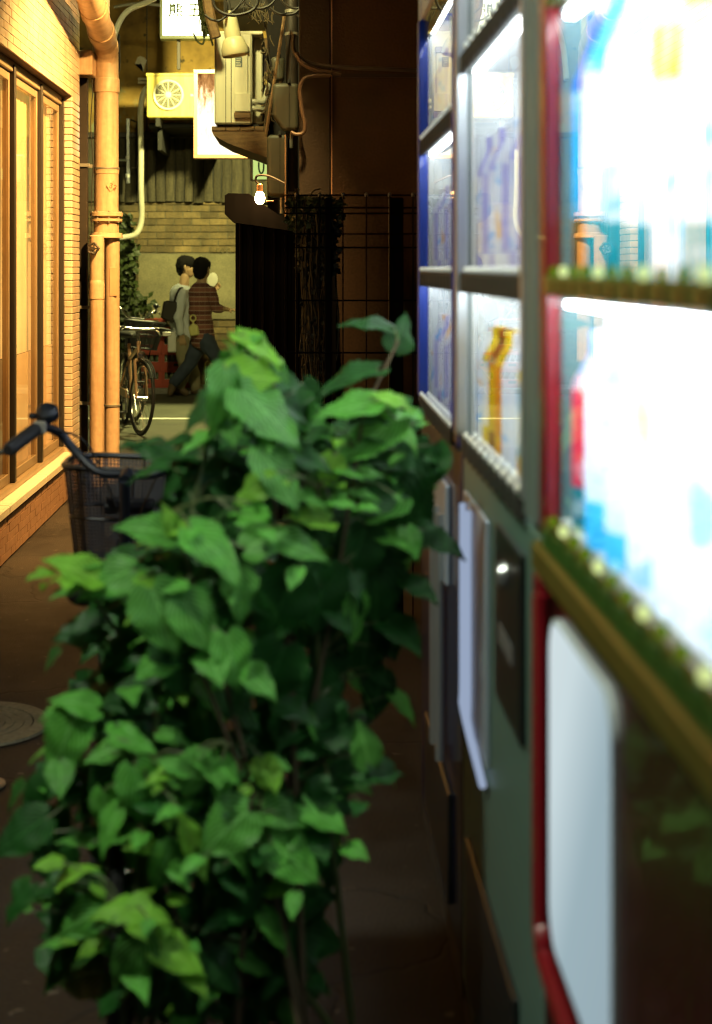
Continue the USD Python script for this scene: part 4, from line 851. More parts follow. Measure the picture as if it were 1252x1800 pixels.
# low metal stand
q0 = np.array([P(378, 0, 16.9)[0], 16.9, 0]); t = thing('metal_stand', 'low stand of thin yellowish metal tube by the brick wall', 'stand', tuple(q0)); T = lambda x, y, d=16.9: P(x, y, d) - q0
zt = T(0, 636)[2]
for dy in (0, .4):
    b = MB(); b.tube([T(361, 0) * [1, 0, 0] + [0, dy, 0.0], T(361, 0) * [1, 0, 0] + [0, dy, zt - .02], T(363, 0) * [1, 0, 0] + [0, dy, zt], T(398, 0) * [1, 0, 0] + [0, dy, zt + .03], T(400, 0) * [1, 0, 0] + [0, dy, zt + .01], T(400, 0) * [1, 0, 0] + [0, dy, 0]], .011, 8); b.build('hoop', M['rail_gold'], t)
b = MB(); b.tube([T(361, 0) * [1, 0, 0] + [0, 0, .2], T(361, 0) * [1, 0, 0] + [0, .4, .2]], .009, 6); b.tube([T(400, 0) * [1, 0, 0] + [0, 0, .2], T(400, 0) * [1, 0, 0] + [0, .4, .2]], .009, 6); b.build('crossbar', M['rail_gold'], t)

# ================================================================== BICYCLES
def torus(mb, c, rr, r, axis='x', n=40, sides=8, a0=0, a1=2 * np.pi, rotz=None):
    closed = abs(a1 - a0) > 6.28; a = np.linspace(a0, a1, n + 1)[:-1] if closed else np.linspace(a0, a1, n)
    pts = np.array([[0, math.cos(q) * rr, math.sin(q) * rr] for q in a])
    if rotz is not None: pts = pts @ rotz.T
    return mb.tube(pts + np.asarray(c), r, sides, closed=closed)
def wheel(t, c, R_, mats, name, Rz, spokes=28):
    w = UsdGeom.Xform.Define(stage, numbered(path_of(t), name)).GetPrim()
    b = MB(); torus(b, c, R_ - .016, .016, n=44, rotz=Rz); b.build('tyre', M['black_rubber'], w)
    b = MB(); torus(b, c, R_ - .038, .009, n=44, sides=6, rotz=Rz); b.build('rim', M['chrome'], w)
    b = MB(); ax = Rz @ np.array([1, 0, 0])
    b.tube([c - ax * .045, c + ax * .045], .018, 10)
    b.build('hub', M['chrome'], w)
    b = MB()
    for k in range(spokes):
        q = k * 2 * math.pi / spokes; s = 1 if k % 2 else -1; p = Rz @ np.array([0, math.cos(q), math.sin(q)])
        b.tube([c + ax * s * .03, c + p * (R_ - .04)], .0013, 3, caps=False)
    b.build('spokes', M['chrome'], w, False)
def bicycle(label, loc, rz, steer, paint, barmat, style, basket):
    """front along local +y, wheels 0.33 m; parts that steer turn about the head tube"""
    t = thing('bicycle', label, 'bicycle', loc, rz)
    R_ = .33; rear = np.array([0, -.54, R_]); ident = np.eye(3)
    head = np.array([0, .34, .80]); fork_b = np.array([0, .54, R_]); ax = (head - fork_b) / np.linalg.norm(head - fork_b)
    Rs = trimesh.transformations.rotation_matrix(math.radians(steer), ax)[:3, :3]
    st = lambda p: head + Rs @ (np.asarray(p, float) - head)
    bbk = np.array([0, -.10, .29]); seat_top = np.array([0, -.26, .78])
    wheel(t, rear, R_, None, 'wheel', ident); wheel(t, st(fork_b), R_, None, 'wheel', Rs)
    b = MB(); h0 = head - ax * .02; h1 = head - ax * .14
    b.tube([head + ax * .03, h1], .020, 10)
    if style == 'city':
        b.tube(curve([h1, (0, .14, .46), bbk], 14), .019, 10); b.tube(curve([h0, (0, .12, .56), (0, -.14, .42)], 14), .014, 8)
    else:
        b.tube([h1, bbk], .020, 10); b.tube([h0, seat_top - [0, -.03, .14]], .016, 10)
    b.tube([bbk, seat_top], .015, 10); 
    for s in (-1, 1):
        b.tube([bbk + [s * .02, 0, 0], rear + [s * .055, 0, 0]], .009, 8); b.tube([seat_top + [s * .012, .03, -.16], rear + [s * .055, 0, 0]], .008, 8)
    b.build('frame', M[paint], t)
    b = MB(); crown = fork_b + ax * (R_ + .035)
    b.tube([st(head - ax * .13), st(crown)], .018, 10); b.tube([st(crown + [-.045, 0, -.004]), st(crown + [.045, 0, -.004])], .016, 8)
    for s in (-1, 1): b.tube([st(crown + [s * .045, 0, 0]), st(fork_b + ax * .12 + [s * .048, -.004, 0]), st(fork_b + [s * .05, 0, 0])], [.014, .012, .009], 10)
    b.build('fork', M[paint], t)
    for a0, a1, c, Rz in ((.35, 2.55, rear, ident), (.62, 2.2, st(fork_b), Rs)):
        b = MB(); a = np.linspace(a0, a1, 18)
        for off in (-.022, 0, .022): b.tube([c + Rz @ np.array([off, math.cos(q) * (R_ + .02 - abs(off) * .25), math.sin(q) * (R_ + .02 - abs(off) * .25)]) for q in a], .008, 5)
        b.build('mudguard', M['bike_dark'], t)
    b = MB(); b.tube([seat_top - [0, -.03, .1], seat_top + [0, -.02, .06]], .012, 8); b.build('seat_post', M['chrome'], t)
    sad = m3.Manifold.batch_hull([m3.Manifold.sphere(rr, 14).translate(tuple(seat_top + np.array(q))) for q, rr in (((-.075, -.12, .085), .035), ((.075, -.12, .085), .035), ((0, .15, .085), .022), ((0, .02, .095), .03))]); v, f, _ = meshkit.arrays(sad); MB().add(v, f).build('saddle', M['black_rubber'], t)
    b = MB(); b.lathe([(.055, -.004), (.09, -.004), (.09, .004), (.055, .004), (.055, -.004)], 24, bbk + [.045, 0, 0], rot([0, 1, 0], 90)); b.tube([bbk + [.05, 0, 0], bbk + [.06, .10, -.13]], .009, 6); b.tube([bbk + [-.05, 0, 0], bbk + [-.06, -.10, .13]], .009, 6); b.build('crank', M['chrome'], t)
    for s in (1, -1): b = MB(); c = bbk + np.array([s * .105, s * .10, -s * .13]); b.box(c - [.04, .03, .01], c + [.04, .03, .01], .004); b.build('pedal', M['black_rubber'], t)
    b = MB(); b.box(bbk + [.055, -.46, .0], bbk + [.068, .07, .075], .012); b.build('chain_guard', M[paint], t)
    # stem and bars
    sc = head + ax * (.20 if style == 'city' else .14)
    b = MB(); b.tube([st(head), st(sc)], .013, 10); b.tube([st(sc), st(sc + [0, .05, .012])], .016, 10); b.build('stem', M[barmat], t)
    hb = UsdGeom.Xform.Define(stage, numbered(path_of(t), 'handlebar')).GetPrim(); cl = sc + np.array([0, .05, .012])
    if style == 'city': prof = [(0, 0, 0), (.07, 0, .002), (.13, .02, .045), (.17, .02, .088), (.205, -.03, .108), (.230, -.10, .098), (.252, -.20, .074)]
    else: prof = [(0, 0, 0), (.10, 0, .004), (.20, -.02, .012), (.30, -.05, .0)]
    pts = curve(prof, 28)
    b = MB()
    for s in (-1, 1): b.tube([st(cl + p * [s, 1, 1]) for p in pts], .0115, 10)
    b.build('bar', M[barmat], hb)
    for s in (-1, 1):
        e, i = np.array(prof[-1]), pts[20 if style == 'city' else 17]; dv = (e - i) / np.linalg.norm(e - i)
        b = MB(); b.tube([st(cl + p * [s, 1, 1]) for p in (i, i + dv * .01, e, e + dv * .012)], [.013, .0175, .0175, .012], 12); b.build('grip', M['black_rubber'], hb)
        j = pts[19 if style == 'city' else 14]; b = MB(); b.box(st(cl + j * [s, 1, 1]) - .016, st(cl + j * [s, 1, 1]) + .016, .004)
        out = np.array([1, 0, 0]); b.tube([st(cl + (j + np.array(q)) * [s, 1, 1]) for q in ((0, .02, -.012), (.02, .03, -.025), (.05, -.03, -.04), (.085, -.12, -.055))], [.006, .008, .007, .007], 6); b.build('brake_lever', M['chrome' if style != 'city' else 'galv'], hb)
        b = MB(); b.tube(curve([st(cl + (j + np.array([-.01, .02, 0])) * [s, 1, 1]), st(cl + np.array([s * .10, .06, .05])), st(head + [0, .06, .0]), st(crown + [0, .03, .02])], 16), .003, 5); b.build('brake_cable', M['cable_black'], hb)
    if style == 'city':
        j = pts[17]; c = st(cl + (j + np.array([0, 0, .034])) * [-1, 1, 1]); b = MB(); b.lathe([(.0008, .024), (.016, .022), (.027, .012), (.029, .0), (.029, -.008), (.0008, -.012)], 18, c, rot([1, 0, 0], 35)); b.tube([c - [0, 0, .008], c - [0, 0, .036]], .009, 8); b.box(c + [-.045, -.012, -.012], c + [-.025, .004, .002], .003); b.build('bell', M['blue_black'], hb)
    else:
        c = st(cl + np.array([-.27, -.02, -.03])); b = MB(); b.box(c - [.04, .012, .02], c + [.04, .012, .02], .006); b.build('reflector', M['reflector'], hb)
    c = st(fork_b + ax * .42 + [0, .075, 0]); b = MB(); b.lathe([(.0008, -.06), (.025, -.05), (.035, 0), (.033, .012), (.0008, .016)], 16, c, rot([1, 0, 0], -90)); b.build('front_lamp', M[barmat], t)
    if basket:
        bs = UsdGeom.Xform.Define(stage, numbered(path_of(t), 'basket')).GetPrim(); base = head + np.array([0, .13, -.085]); wt, wb_, dt, db, hh = .19, .145, .29, .21, .265
        def ring(z, n=32, grow=0):
            k = z / hh; a, dd = wb_ + (wt - wb_) * k + grow, db + (dt - db) * k + grow; out = []
            for q in np.linspace(0, 2 * np.pi, n + 1)[:-1]:
                cq, sq_ = math.cos(q), math.sin(q); e = .45; out.append([math.copysign(abs(cq) ** e, cq) * a, dd / 2 + math.copysign(abs(sq_) ** e, sq_) * dd / 2 , z])
            return np.array(out)
        rings = [ring(z) for z in np.linspace(0, hh, 5)]
        v = np.vstack([np.vstack([r_, r_[:1]]) for r_ in rings]); n = 33; per = np.concatenate([[0], np.cumsum(np.linalg.norm(np.diff(np.vstack([rings[2], rings[2][:1]]), axis=0), axis=1))])
        uv = np.array([(per[j] / .009, z / .009) for z in np.linspace(0, hh, 5) for j in range(n)]); f = [[i * n + j, i * n + j + 1, (i + 1) * n + j + 1, (i + 1) * n + j] for i in range(4) for j in range(n - 1)]
        v = np.array([st(base + p) for p in v]); pr_ = usdkit.mesh(stage, numbered(path_of(bs), 'gauze'), (v, np.array(f)), M['wire_gauze'], smooth=True, uv=uv)
        for z, rr in ((hh, .009), (hh * .52, .004), (.002, .007)):
            b = MB(); b.tube([st(base + p) for p in ring(z, 40)], rr, 6, closed=True); b.build('hoop', M['bike_dark'], bs)
        b = MB()
        for k in range(12): b.tube([st(base + r_[int(k * 32 / 12)]) for r_ in rings], .003, 4)
        b.build('uprights', M['bike_dark'], bs)
        b = MB(); v = np.array([st(base + p) for p in ring(.004, 32)]); b.add(np.vstack([v, v.mean(0)]), np.array([[32, j, (j + 1) % 32] for j in range(32)])); b.build('floor', M['bike_dark'], bs, False)
        b = MB()
        for s in (-1, 1): b.tube([st(base + [s * .10, .1, 0]), st(fork_b + [s * .06, 0, 0])], .006, 6)
        b.tube([st(head + [-.06, .07, .10]), st(head + [.06, .07, .10])], .02, 8); b.build('stay', M['bike_dark'], bs)
    return t
# near one: bar clamp sits about (-0.39, 3.42, 1.04)
hd = 6
hv = np.array([-math.sin(math.radians(hd)), math.cos(math.radians(hd))])
clampy = .34 - .0 - (.20 * .39) + .05
bicycle('dark city bicycle with wire mesh basket and curved handlebar behind the leaves', (-.432 - hv[0] * clampy, 3.62 - hv[1] * clampy, 0), hd, -6, 'bike_dark', 'blue_black', 'city', True)
bicycle('copper coloured bicycle with flat handlebar leaning out behind the cream pipes', (-1.56, 13.7, 0), 195, 10, 'copper_paint', 'chrome', 'sport', False)
bicycle('second parked bicycle with wire basket in front of the red crates', (-1.70, 14.9, 0), 190, 14, 'bike_dark', 'chrome', 'city', True)

# ================================================================== PEOPLE
def hull_body(bones, ref=.022, it=8, seg=14):
    parts = []
    for p, r1, q, r2 in bones:
        parts.append(m3.Manifold.batch_hull([m3.Manifold.sphere(r1, seg).translate(tuple(map(float, p))), m3.Manifold.sphere(r2, seg).translate(tuple(map(float, q)))]))
    m = m3.Manifold.batch_boolean(parts, m3.OpType.Add).refine_to_length(ref)
    v, f, _ = meshkit.arrays(m); tm = trimesh.Trimesh(v, f); trimesh.smoothing.filter_taubin(tm, iterations=it)
    return np.array(tm.vertices), np.array(tm.faces)
def hand_bones(wrist, dirn, palm_n, s=1.0, curl=.5):
    d_ = np.asarray(dirn, float); d_ /= np.linalg.norm(d_); n_ = np.asarray(palm_n, float); n_ = n_ - d_ * (n_ @ d_); n_ /= np.linalg.norm(n_); w_ = np.cross(d_, n_); out = []
    w = np.asarray(wrist, float); k = w + d_ * .085 * s
    for j, off in enumerate((-.030, -.010, .010, .030)):
        base = k + w_ * off * s; out.append((w + w_ * off * .5 * s, .016 * s, base, .012 * s))
        L = (.062, .074, .070, .055)[j] * s; a = base; ang = 0
        for seg_, fr in enumerate((.45, .32, .23)):
            ang += curl * (.6 if seg_ == 0 else .8); e = a + (d_ * math.cos(ang) + n_ * math.sin(ang)) * L * fr; out.append((a, (.0095 - .001 * seg_) * s, e, (.0085 - .001 * seg_) * s)); a = e
    tb = w + d_ * .025 * s - w_ * .028 * s; t1 = tb + (d_ * .6 - w_ * .6 + n_ * .35) * .04 * s; t2 = t1 + (d_ * .85 - w_ * .1 + n_ * .4) * .03 * s
    out += [(w, .015 * s, tb, .013 * s), (tb, .012 * s, t1, .010 * s), (t1, .010 * s, t2, .008 * s)]
    return out
def person(label, base, J, top_mat, leg_mat, shoe_mat, face_right, hair_back):
    """J: joints in metres relative to base; x right, y away, z up"""
    t = thing('person', label, 'person', base); J = {k: np.array(v, float) for k, v in J.items()}
    n, hc = J['neck'], J['head']; fx = J['face'] / np.linalg.norm(J['face'])
    skin = [(n - [0, 0, .06], .062, n + (hc - n) * .55, .055)]
    skin += [(J['chest'], .12, J['hip'], .11)]
    for s in ('l', 'r'):
        skin += [(J['sh_' + s], .045, J['el_' + s], .037), (J['el_' + s], .037, J['wr_' + s], .026), (J['hip_' + s], .075, J['kn_' + s], .05), (J['kn_' + s], .05, J['an_' + s], .035)]
        dv = J['wr_' + s] - J['el_' + s]; skin += hand_bones(J['wr_' + s], dv, J.get('pn_' + s, (0, 0, -1)), 1.0, J['curl'][0 if s == 'l' else 1])
    # head: cranium, jaw, nose, ears, brow
    side = np.cross(fx, [0, 0, 1.0]); side /= np.linalg.norm(side); up_ = np.cross(side, fx)
    skin += [(hc + up_ * .03 - fx * .02, .088, hc + up_ * .03 + fx * .015, .080), (hc + fx * .03 - up_ * .02, .068, hc + fx * .055 - up_ * .075, .036), (hc - up_ * .02, .07, hc + fx * .03 - up_ * .06, .05),
             (hc + fx * .092 + up_ * .012, .010, hc + fx * .112 - up_ * .022, .013), (hc + fx * .088 + up_ * .028 - side * .03, .013, hc + fx * .088 + up_ * .028 + side * .03, .013), (hc + fx * .092 - up_ * .055 - side * .015, .008, hc + fx * .092 - up_ * .055 + side * .015, .008)]
    for s in (-1, 1): skin.append((hc + side * s * .083 - fx * .005 + up_ * .018, .014, hc + side * s * .080 - fx * .0 - up_ * .022, .011))
    v, f = hull_body(skin, .012, 3, 12); MB().add(v, f).build('body', M['skin'], t, True)
    b = MB()
    for s in (-1, 1): b.tm(trimesh.creation.icosphere(1, .011).apply_translation(hc + fx * .088 + up_ * .012 + side * s * .032))
    b.build('eyes', M['hair'], t)
    hb = [(hc + up_ * .05 - fx * .035, .092, hc + up_ * .05 + fx * .02, .086), (hc - fx * .05 + up_ * .02, .082, hc - fx * .055 - up_ * .055, .058)]
    for s in (-1, 1): hb.append((hc + side * s * .05 - fx * .03 + up_ * .05, .05, hc + side * s * .062 - fx * .035 - up_ * .02, .03))
    hb.append((hc + up_ * .085 + fx * .045, .045, hc + up_ * .06 + fx * .065 + side * .03, .03))
    if hair_back: hb += [(hc - fx * .03 + up_ * .02, .096, hc - fx * .045 - up_ * .05, .075)]
    v, f = hull_body(hb, .014, 4); v = v + (meshkit.noise(v * 40)[:, None] - .5) * .012; MB().add(v, f).build('hair', M['hair'], t, True)
    sh = [(J['chest'] + [0, 0, .05], .135, J['belly'], .135), (J['belly'], .135, J['hip'] - [0, 0, .03], .145), (n - [0, 0, .045], .072, J['chest'] + [0, 0, .05], .12)]
    for s in ('l', 'r'):
        sh += [(J['chest'] + [0, 0, .06], .10, J['sh_' + s], .068), (J['sh_' + s], .070, J['el_' + s], .058)]
        e = J['el_' + s] + (J['wr_' + s] - J['el_' + s]) * J['cuff'][0 if s == 'l' else 1]; sh.append((J['el_' + s], .058, e, .046))
    v, f = hull_body(sh, .022, 5); v = v + (meshkit.noise(v * 13, 3)[:, None] - .5) * .018; MB().add(v, f).build('shirt', M[top_mat], t, True)
    tr = [(J['hip'] + [0, 0, .03], .125, J['hip_l'], .10), (J['hip'] + [0, 0, .03], .125, J['hip_r'], .10)]
    for s in ('l', 'r'): tr += [(J['hip_' + s], .105, J['kn_' + s], .078), (J['kn_' + s], .078, J['an_' + s] + (J['kn_' + s] - J['an_' + s]) * .12, .066)]
    v, f = hull_body(tr, .022, 5); v = v + (meshkit.noise(v * 12, 5)[:, None] - .5) * .02; MB().add(v, f).build('trousers', M[leg_mat], t, True)
    for s in ('l', 'r'):
        a, to = J['an_' + s], J['toe_' + s]; hl = a - (to - a) * .22 - [0, 0, .02]
        v, f = hull_body([(a, .048, to * .45 + a * .55 - [0, 0, .0], .045), (hl, .04, to, .036), (a * .5 + to * .5, .045, to, .036)], .016, 3); MB().add(v, f).build('shoe', M[shoe_mat], t, True)
    return t
def rel_j(base, dct, d):
    out = {}
    for k, v in dct.items():
        if len(v) == 3 and k not in ('face', 'pn_l', 'pn_r'): out[k] = P(v[0], v[1], d) + [0, v[2], 0] - base
        else: out[k] = v
    return out
# man in the pale shirt, walking to the right, in profile
dA = 17.3; bA = np.array([P(330, 0, dA)[0], dA, .004])
JA = rel_j(bA, dict(neck=(322, 502, 0), head=(328, 470, 0), chest=(318, 525, 0), belly=(317, 560, 0), hip=(322, 594, 0), sh_l=(318, 516, .17), sh_r=(321, 518, -.17), el_l=(324, 560, .24), el_r=(317, 556, -.24), wr_l=(340, 585, .2), wr_r=(322, 590, -.2),
      hip_l=(324, 602, .09), hip_r=(321, 602, -.09), kn_l=(335, 642, .09), kn_r=(328, 645, -.09), an_l=(344, 686, .09), an_r=(316, 680, -.09), toe_l=(362, 691, .09), toe_r=(328, 690, -.09)), dA)
JA.update(face=(1, -.12, -.10), cuff=(.75, .75), curl=(.5, .5), pn_l=(0, -1, 0), pn_r=(0, 1, 0))
person('person in pale blue shirt and khaki trousers walking with a dark shoulder bag', tuple(bA), JA, 'shirt_blue', 'khaki', 'shoe_brown', True, False)
# person in flannel, nearer, long stride, seen from behind
dB = 16.95; bB = np.array([P(352, 0, dB)[0], dB, .004])
JB = rel_j(bB, dict(neck=(354, 503, 0), head=(356, 473, 0), chest=(353, 522, .0), belly=(352, 552, 0), hip=(357, 590, 0), sh_l=(341, 514, .05), sh_r=(371, 513, -.05), el_l=(364, 520, .30), el_r=(380, 541, -.1), wr_l=(371, 512, .36), wr_r=(402, 543, -.16),
      hip_l=(350, 602, .07), hip_r=(364, 602, -.07), kn_l=(333, 640, .09), kn_r=(386, 632, -.09), an_l=(303, 676, .09), an_r=(396, 682, -.09), toe_l=(298, 692, .09), toe_r=(414, 690, -.09)), dB)
JB.update(face=(.55, .83, -.05), cuff=(.8, .45), curl=(1.1, .35), pn_l=(0, -1, 0), pn_r=(0, 0, -1))
person('person in brown checked flannel shirt and jeans striding with an arm stretched out', tuple(bB), JB, 'plaid', 'denim', 'shoe_brown', True, True)
# bag, fan, charm, white bag
bag = thing('shoulder_bag', 'dark shoulder bag at the hip of the person in pale shirt', 'bag', tuple(P(300, 557, dA - .18))); q0 = P(300, 557, dA - .18); T = lambda x, y, d=dA - .18: P(x, y, d) - q0
hb = m3.Manifold.batch_hull([m3.Manifold.sphere(.03, 12).translate(tuple(T(x, y) + [0, yy_, 0])) for x, y in ((292, 533), (309, 534), (313, 556), (304, 563), (288, 556)) for yy_ in (-.06, .06)]); v, f, _ = meshkit.arrays(hb); MB().add(v, f).build('pouch', M['leather'], bag)
b = MB(); b.tube(curve([T(306, 535) - [0, .05, 0], T(311, 518) - [0, .06, 0], T(318, 506) - [0, -.02, 0], T(323, 516) + [0, .3, 0], T(315, 540) + [0, .38, 0]], 20), .013, 6); b.build('strap', M['leather'], bag)
q0 = P(372, 510, dB + .36); fn = thing('paper_fan', 'round white paper fan held up by the person in flannel', 'fan', tuple(q0)); T = lambda x, y, d=dB + .36: P(x, y, d) - q0
b = MB(); c = T(373.5, 492); a = np.linspace(0, 2 * np.pi, 33)[:-1]; v = [c + np.array([math.cos(q) * .060, -.006, math.sin(q) * .088]) @ rot([0, 1, 0], 12).T for q in a]; v2 = [p + np.array([0, .012, 0]) for p in v]
b.add(np.array(v + v2 + [c - [0, .006, 0], c + [0, .006, 0]]), np.array([[64, j, (j + 1) % 32] for j in range(32)] + [[65, 32 + (j + 1) % 32, 32 + j] for j in range(32)] + [[j, 32 + j, (j + 1) % 32] for j in range(32)] + [[(j + 1) % 32, 32 + j, 32 + (j + 1) % 32] for j in range(32)])); b.build('leaf', M['fan_paper'], fn)
b = MB(); b.tube([c - [.01, 0, .08], T(371, 512)], .007, 6); b.build('handle', M['rust_wood'], fn)
q0 = P(340, 553, dB - .16); ch = thing('yellow_charm', 'pale yellow soft charm hanging at the hip of the person in flannel', 'charm', tuple(q0)); T = lambda x, y, d=dB - .16: P(x, y, d) - q0
b = MB(); a = np.linspace(0, 2 * np.pi, 19)[:-1]; b.tube([T(339.5, 559) + [math.cos(q) * .030, 0, math.sin(q) * .035] for q in a], .009, 6, closed=True); b.build('loop', M['charm_yellow'], ch)
hb = m3.Manifold.batch_hull([m3.Manifold.sphere(rr, 12).translate(tuple(T(x, y))) for x, y, rr in ((340, 571, .02), (335, 576, .024), (345, 575, .024), (337, 587, .022), (347, 586, .022))]); v, f, _ = meshkit.arrays(hb); MB().add(v, f).build('body', M['charm_yellow'], ch)
b = MB(); b.tube([T(340, 565), T(340, 572)], .012, 6); b.build('neck', M['charm_yellow'], ch)
q0 = P(302, 598, 17.15); b = MB(); b.box(q0 + [-.045, -.02, -.14], q0 + [.05, .02, .10], .018); single('paper_bag', b, M['white_plastic'], 'small white paper bag beside the red crates', 'bag')

# ================================================================== VENDING MACHINES
XF = .32
def machine(label, y0, y1, xf, ztop, stile, body, lower, wy0, wy1, wz0, shelves, cav, rail, rail2, bead, row_spec, build_lower, panel='backlight', step=.075, rh=.036):
    """front faces -x at xf; y0 near, y1 far. The window is a lit cavity behind glass"""
    base = np.array([xf, (y0 + y1) / 2, 0]); t = thing('vending_machine', label, 'vending machine', tuple(base)); L = lambda x, y, z: np.array([x, y, z], float) - base
    bx = lambda lo, hi, **k: MB().box(L(*lo), L(*hi), **k)
    dep, wz1 = .135, ztop - .14
    b = bx((xf + dep + .012, y0 + .004, .06), (xf + .72, y1 - .004, ztop)); b.build('cabinet', M[body], t, False)
    bx((xf + .01, y0 + .02, 0), (xf + .70, y1 - .02, .06)).build('plinth', M['dark_gap'], t, False)
    bx((xf, y0, wz0 - .03), (xf + dep + .012, wy0, ztop), bev=.012).build('door_stile', M[stile], t)
    bx((xf, wy1, wz0 - .03), (xf + dep + .012, y1, ztop), bev=.012).build('door_stile', M[stile], t)
    bx((xf, wy0 + .0005, wz1), (xf + dep + .012, wy1 - .0005, ztop), bev=.006).build('top_panel', M[stile], t)
    bx((xf + .03, wy0 + .0005, wz0 - .03), (xf + dep + .012, wy1 - .0005, wz0)).build('window_sill', M[rail], t, False)
    bx((xf + .008, y0, .06), (xf + dep + .012, y1, wz0 - .032), bev=.008).build('lower_panel', M[lower], t)
    # frame strip of the window
    for a, c in (((xf - (.003 if 'red' in stile else .008 if 'blue' in stile else .013), wy1 - .004, wz0), (xf + .012, wy1 + .026, wz1)), ((xf - .004, wy0 - .022, wz0), (xf + .012, wy0 + .004, wz1))): MB().box(L(*a), L(*c), bev=.004).build('window_trim', M['silver' if stile == 'grey_enamel' else stile], t)
    
    for yy_ in (wy0, wy1): 
        s = .003 if yy_ == wy0 else -.003
        bx((xf + .02, min(yy_, yy_ + s), wz0), (xf + dep, max(yy_, yy_ + s), wz1)).build('cavity_side', M[cav], t, False)
    q = MB(); q.quad(L(xf + dep, wy0, wz0), L(xf + dep, wy1, wz0), L(xf + dep, wy1, wz1), L(xf + dep, wy0, wz1)); q.build('light_panel', M[panel], t, False)
    q = MB(); q.quad(L(xf + .006, wy1, wz0 - .0), L(xf + .006, wy0, wz0 - .0), L(xf + .006, wy0, wz1), L(xf + .006, wy1, wz1)); q.build('window_pane', M['machine_glass'], t, False)
    zs = list(shelves) + [wz1]
    bx((xf + .0095, wy0 + .004, wz1 - .054), (xf + .0175, wy1 - .004, wz1 - .001), bev=.002).build('top_rail', M[rail], t)
    for k, z in enumerate(shelves):
        s_ = UsdGeom.Xform.Define(stage, numbered(path_of(t), 'shelf')).GetPrim()
        bx((xf + .018, wy0 + .004, z - .028), (xf + dep - .004, wy1 - .004, z)).build('board', M['cavity_white'], s_, False)
        bx((xf - .004, wy0 + .004, z - rh), (xf + .0055, wy1 - .006, z + .003), bev=.002).build('price_rail', M[rail if k else rail2], s_)
        b = MB(); b3 = MB(); nb = 0; y = wy0 + .03
        rb = MB()
        while y < wy1 - .03:
            (b if nb % 3 or bead != 'button_green' else b3).tm(trimesh.creation.icosphere(2, .0070).apply_scale([.8, 1, 1]).apply_translation(L(xf - .003, y, z + .008))); nb += 1; rb.box(L(xf - .0075, y - .013, z - rh + .002), L(xf - .0045, y + .010, z - .004)); y += step
        b.build('buttons', M[bead], s_, True, kind='stuff')
        if b3.n: b3.build('lit_buttons', M['button_bright'], s_, True, kind='stuff')
        rb.build('price_tags', M[rail2 if k else rail], s_, False, kind='stuff')
        bx((xf + .021, wy0 + .02, zs[k + 1] - .038), (xf + .034, wy1 - .02, zs[k + 1] - .031)).build('tube_lamp', M['tube_light'], s_, False)
        y = wy1 - (.085 if stile == 'red_enamel' else .045)
        for i, (lab_m, cap_m, hgt, rad, pitch, *bs_) in enumerate(row_spec[k]):
            base_m, bf = bs_ if bs_ else (cap_m, .14)
            y -= pitch / 2 if i else 0
            if y < wy0 + .03: break
            bt = UsdGeom.Xform.Define(stage, numbered(path_of(t), 'sample_bottle')).GetPrim(); c = L(xf + .058, y, z + .001)
            MB().lathe([(.0008, 0), (rad * .95, 0), (rad, .008), (rad, hgt * bf)], 18, c).build('base', M[base_m], bt)
            MB().lathe([(rad * 1.004, hgt * bf), (rad * 1.004, hgt * .70)], 18, c).build('label', M[lab_m], bt)
            MB().lathe([(rad, hgt * .70), (rad * .96, hgt * .74), (rad * .5, hgt * .87), (rad * .42, hgt * .90), (rad * .45, hgt * .91), (rad * .45, hgt * .99), (.0008, hgt)], 18, c).build('cap', M[cap_m], bt)
            y -= pitch / 2
    build_lower(t, L, bx, xf)
    return t
zD = lambda x, y: EYE - (y - VY) / F * (XF * F / (x - VX))       # height of a point on the machines' front plane
dX = lambda x: XF * F / (x - VX)
# red machine, nearest
def low_red(t, L, bx, xf):
    bx((xf - .012, dX(1252) - .35, 1.095), (xf + .008, 1.985, 1.135), bev=.008).build('front_ledge', M['rail_gold'], t)
    bx((xf - .006, dX(1252) - .35, 1.135), (xf + .006, 1.93, 1.165), bev=.006).build('ledge_strip', M['rail_green'], t)
    for nm, w_, h_, x_, th_, m_ in (('coin_panel', .385, .425, xf + .0085, .007, 'coin_panel'), ('lit_plate', .375, .415, xf + .0014, .001, 'coin_painted_glow')):
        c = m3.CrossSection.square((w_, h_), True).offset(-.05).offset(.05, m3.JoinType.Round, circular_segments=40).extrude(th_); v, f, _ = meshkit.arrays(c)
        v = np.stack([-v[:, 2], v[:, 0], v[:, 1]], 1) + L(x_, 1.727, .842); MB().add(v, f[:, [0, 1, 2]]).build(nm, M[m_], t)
    bx((xf - .008, 1.95, .625), (xf + .006, 1.998, 1.09), bev=.005).build('door_edge', M['red_enamel'], t)
    b = MB(); b.tube(curve([L(xf - .004, 1.945, 1.07), L(xf - .004, 1.945, .70), L(xf - .004, 1.93, .625), L(xf - .004, 1.85, .60), L(xf - .004, 1.3, .60)], 24), .013, 8); b.build('panel_rim', M['red_enamel'], t)
    bx((xf - .002, 1.0, .14), (xf + .006, 1.5, .42), bev=.004).build('pickup_flap', M['dark_recess'], t)
W_, B_ = 'b_white', 'b_cyan'
r_low = [('b_pink', 'b_white', .25, .040, .11, 'b_teal', .22), ('b_white', 'b_white', .28, .046, .12, 'b_cyan', .20), ('b_white', 'b_lilac', .285, .046, .11, 'b_cyan', .14), ('b_white', 'b_white', .28, .046, .11, 'b_white', .1)] + [('b_white', 'b_white', .285, .046, .11, 'b_white', .1)] * 6
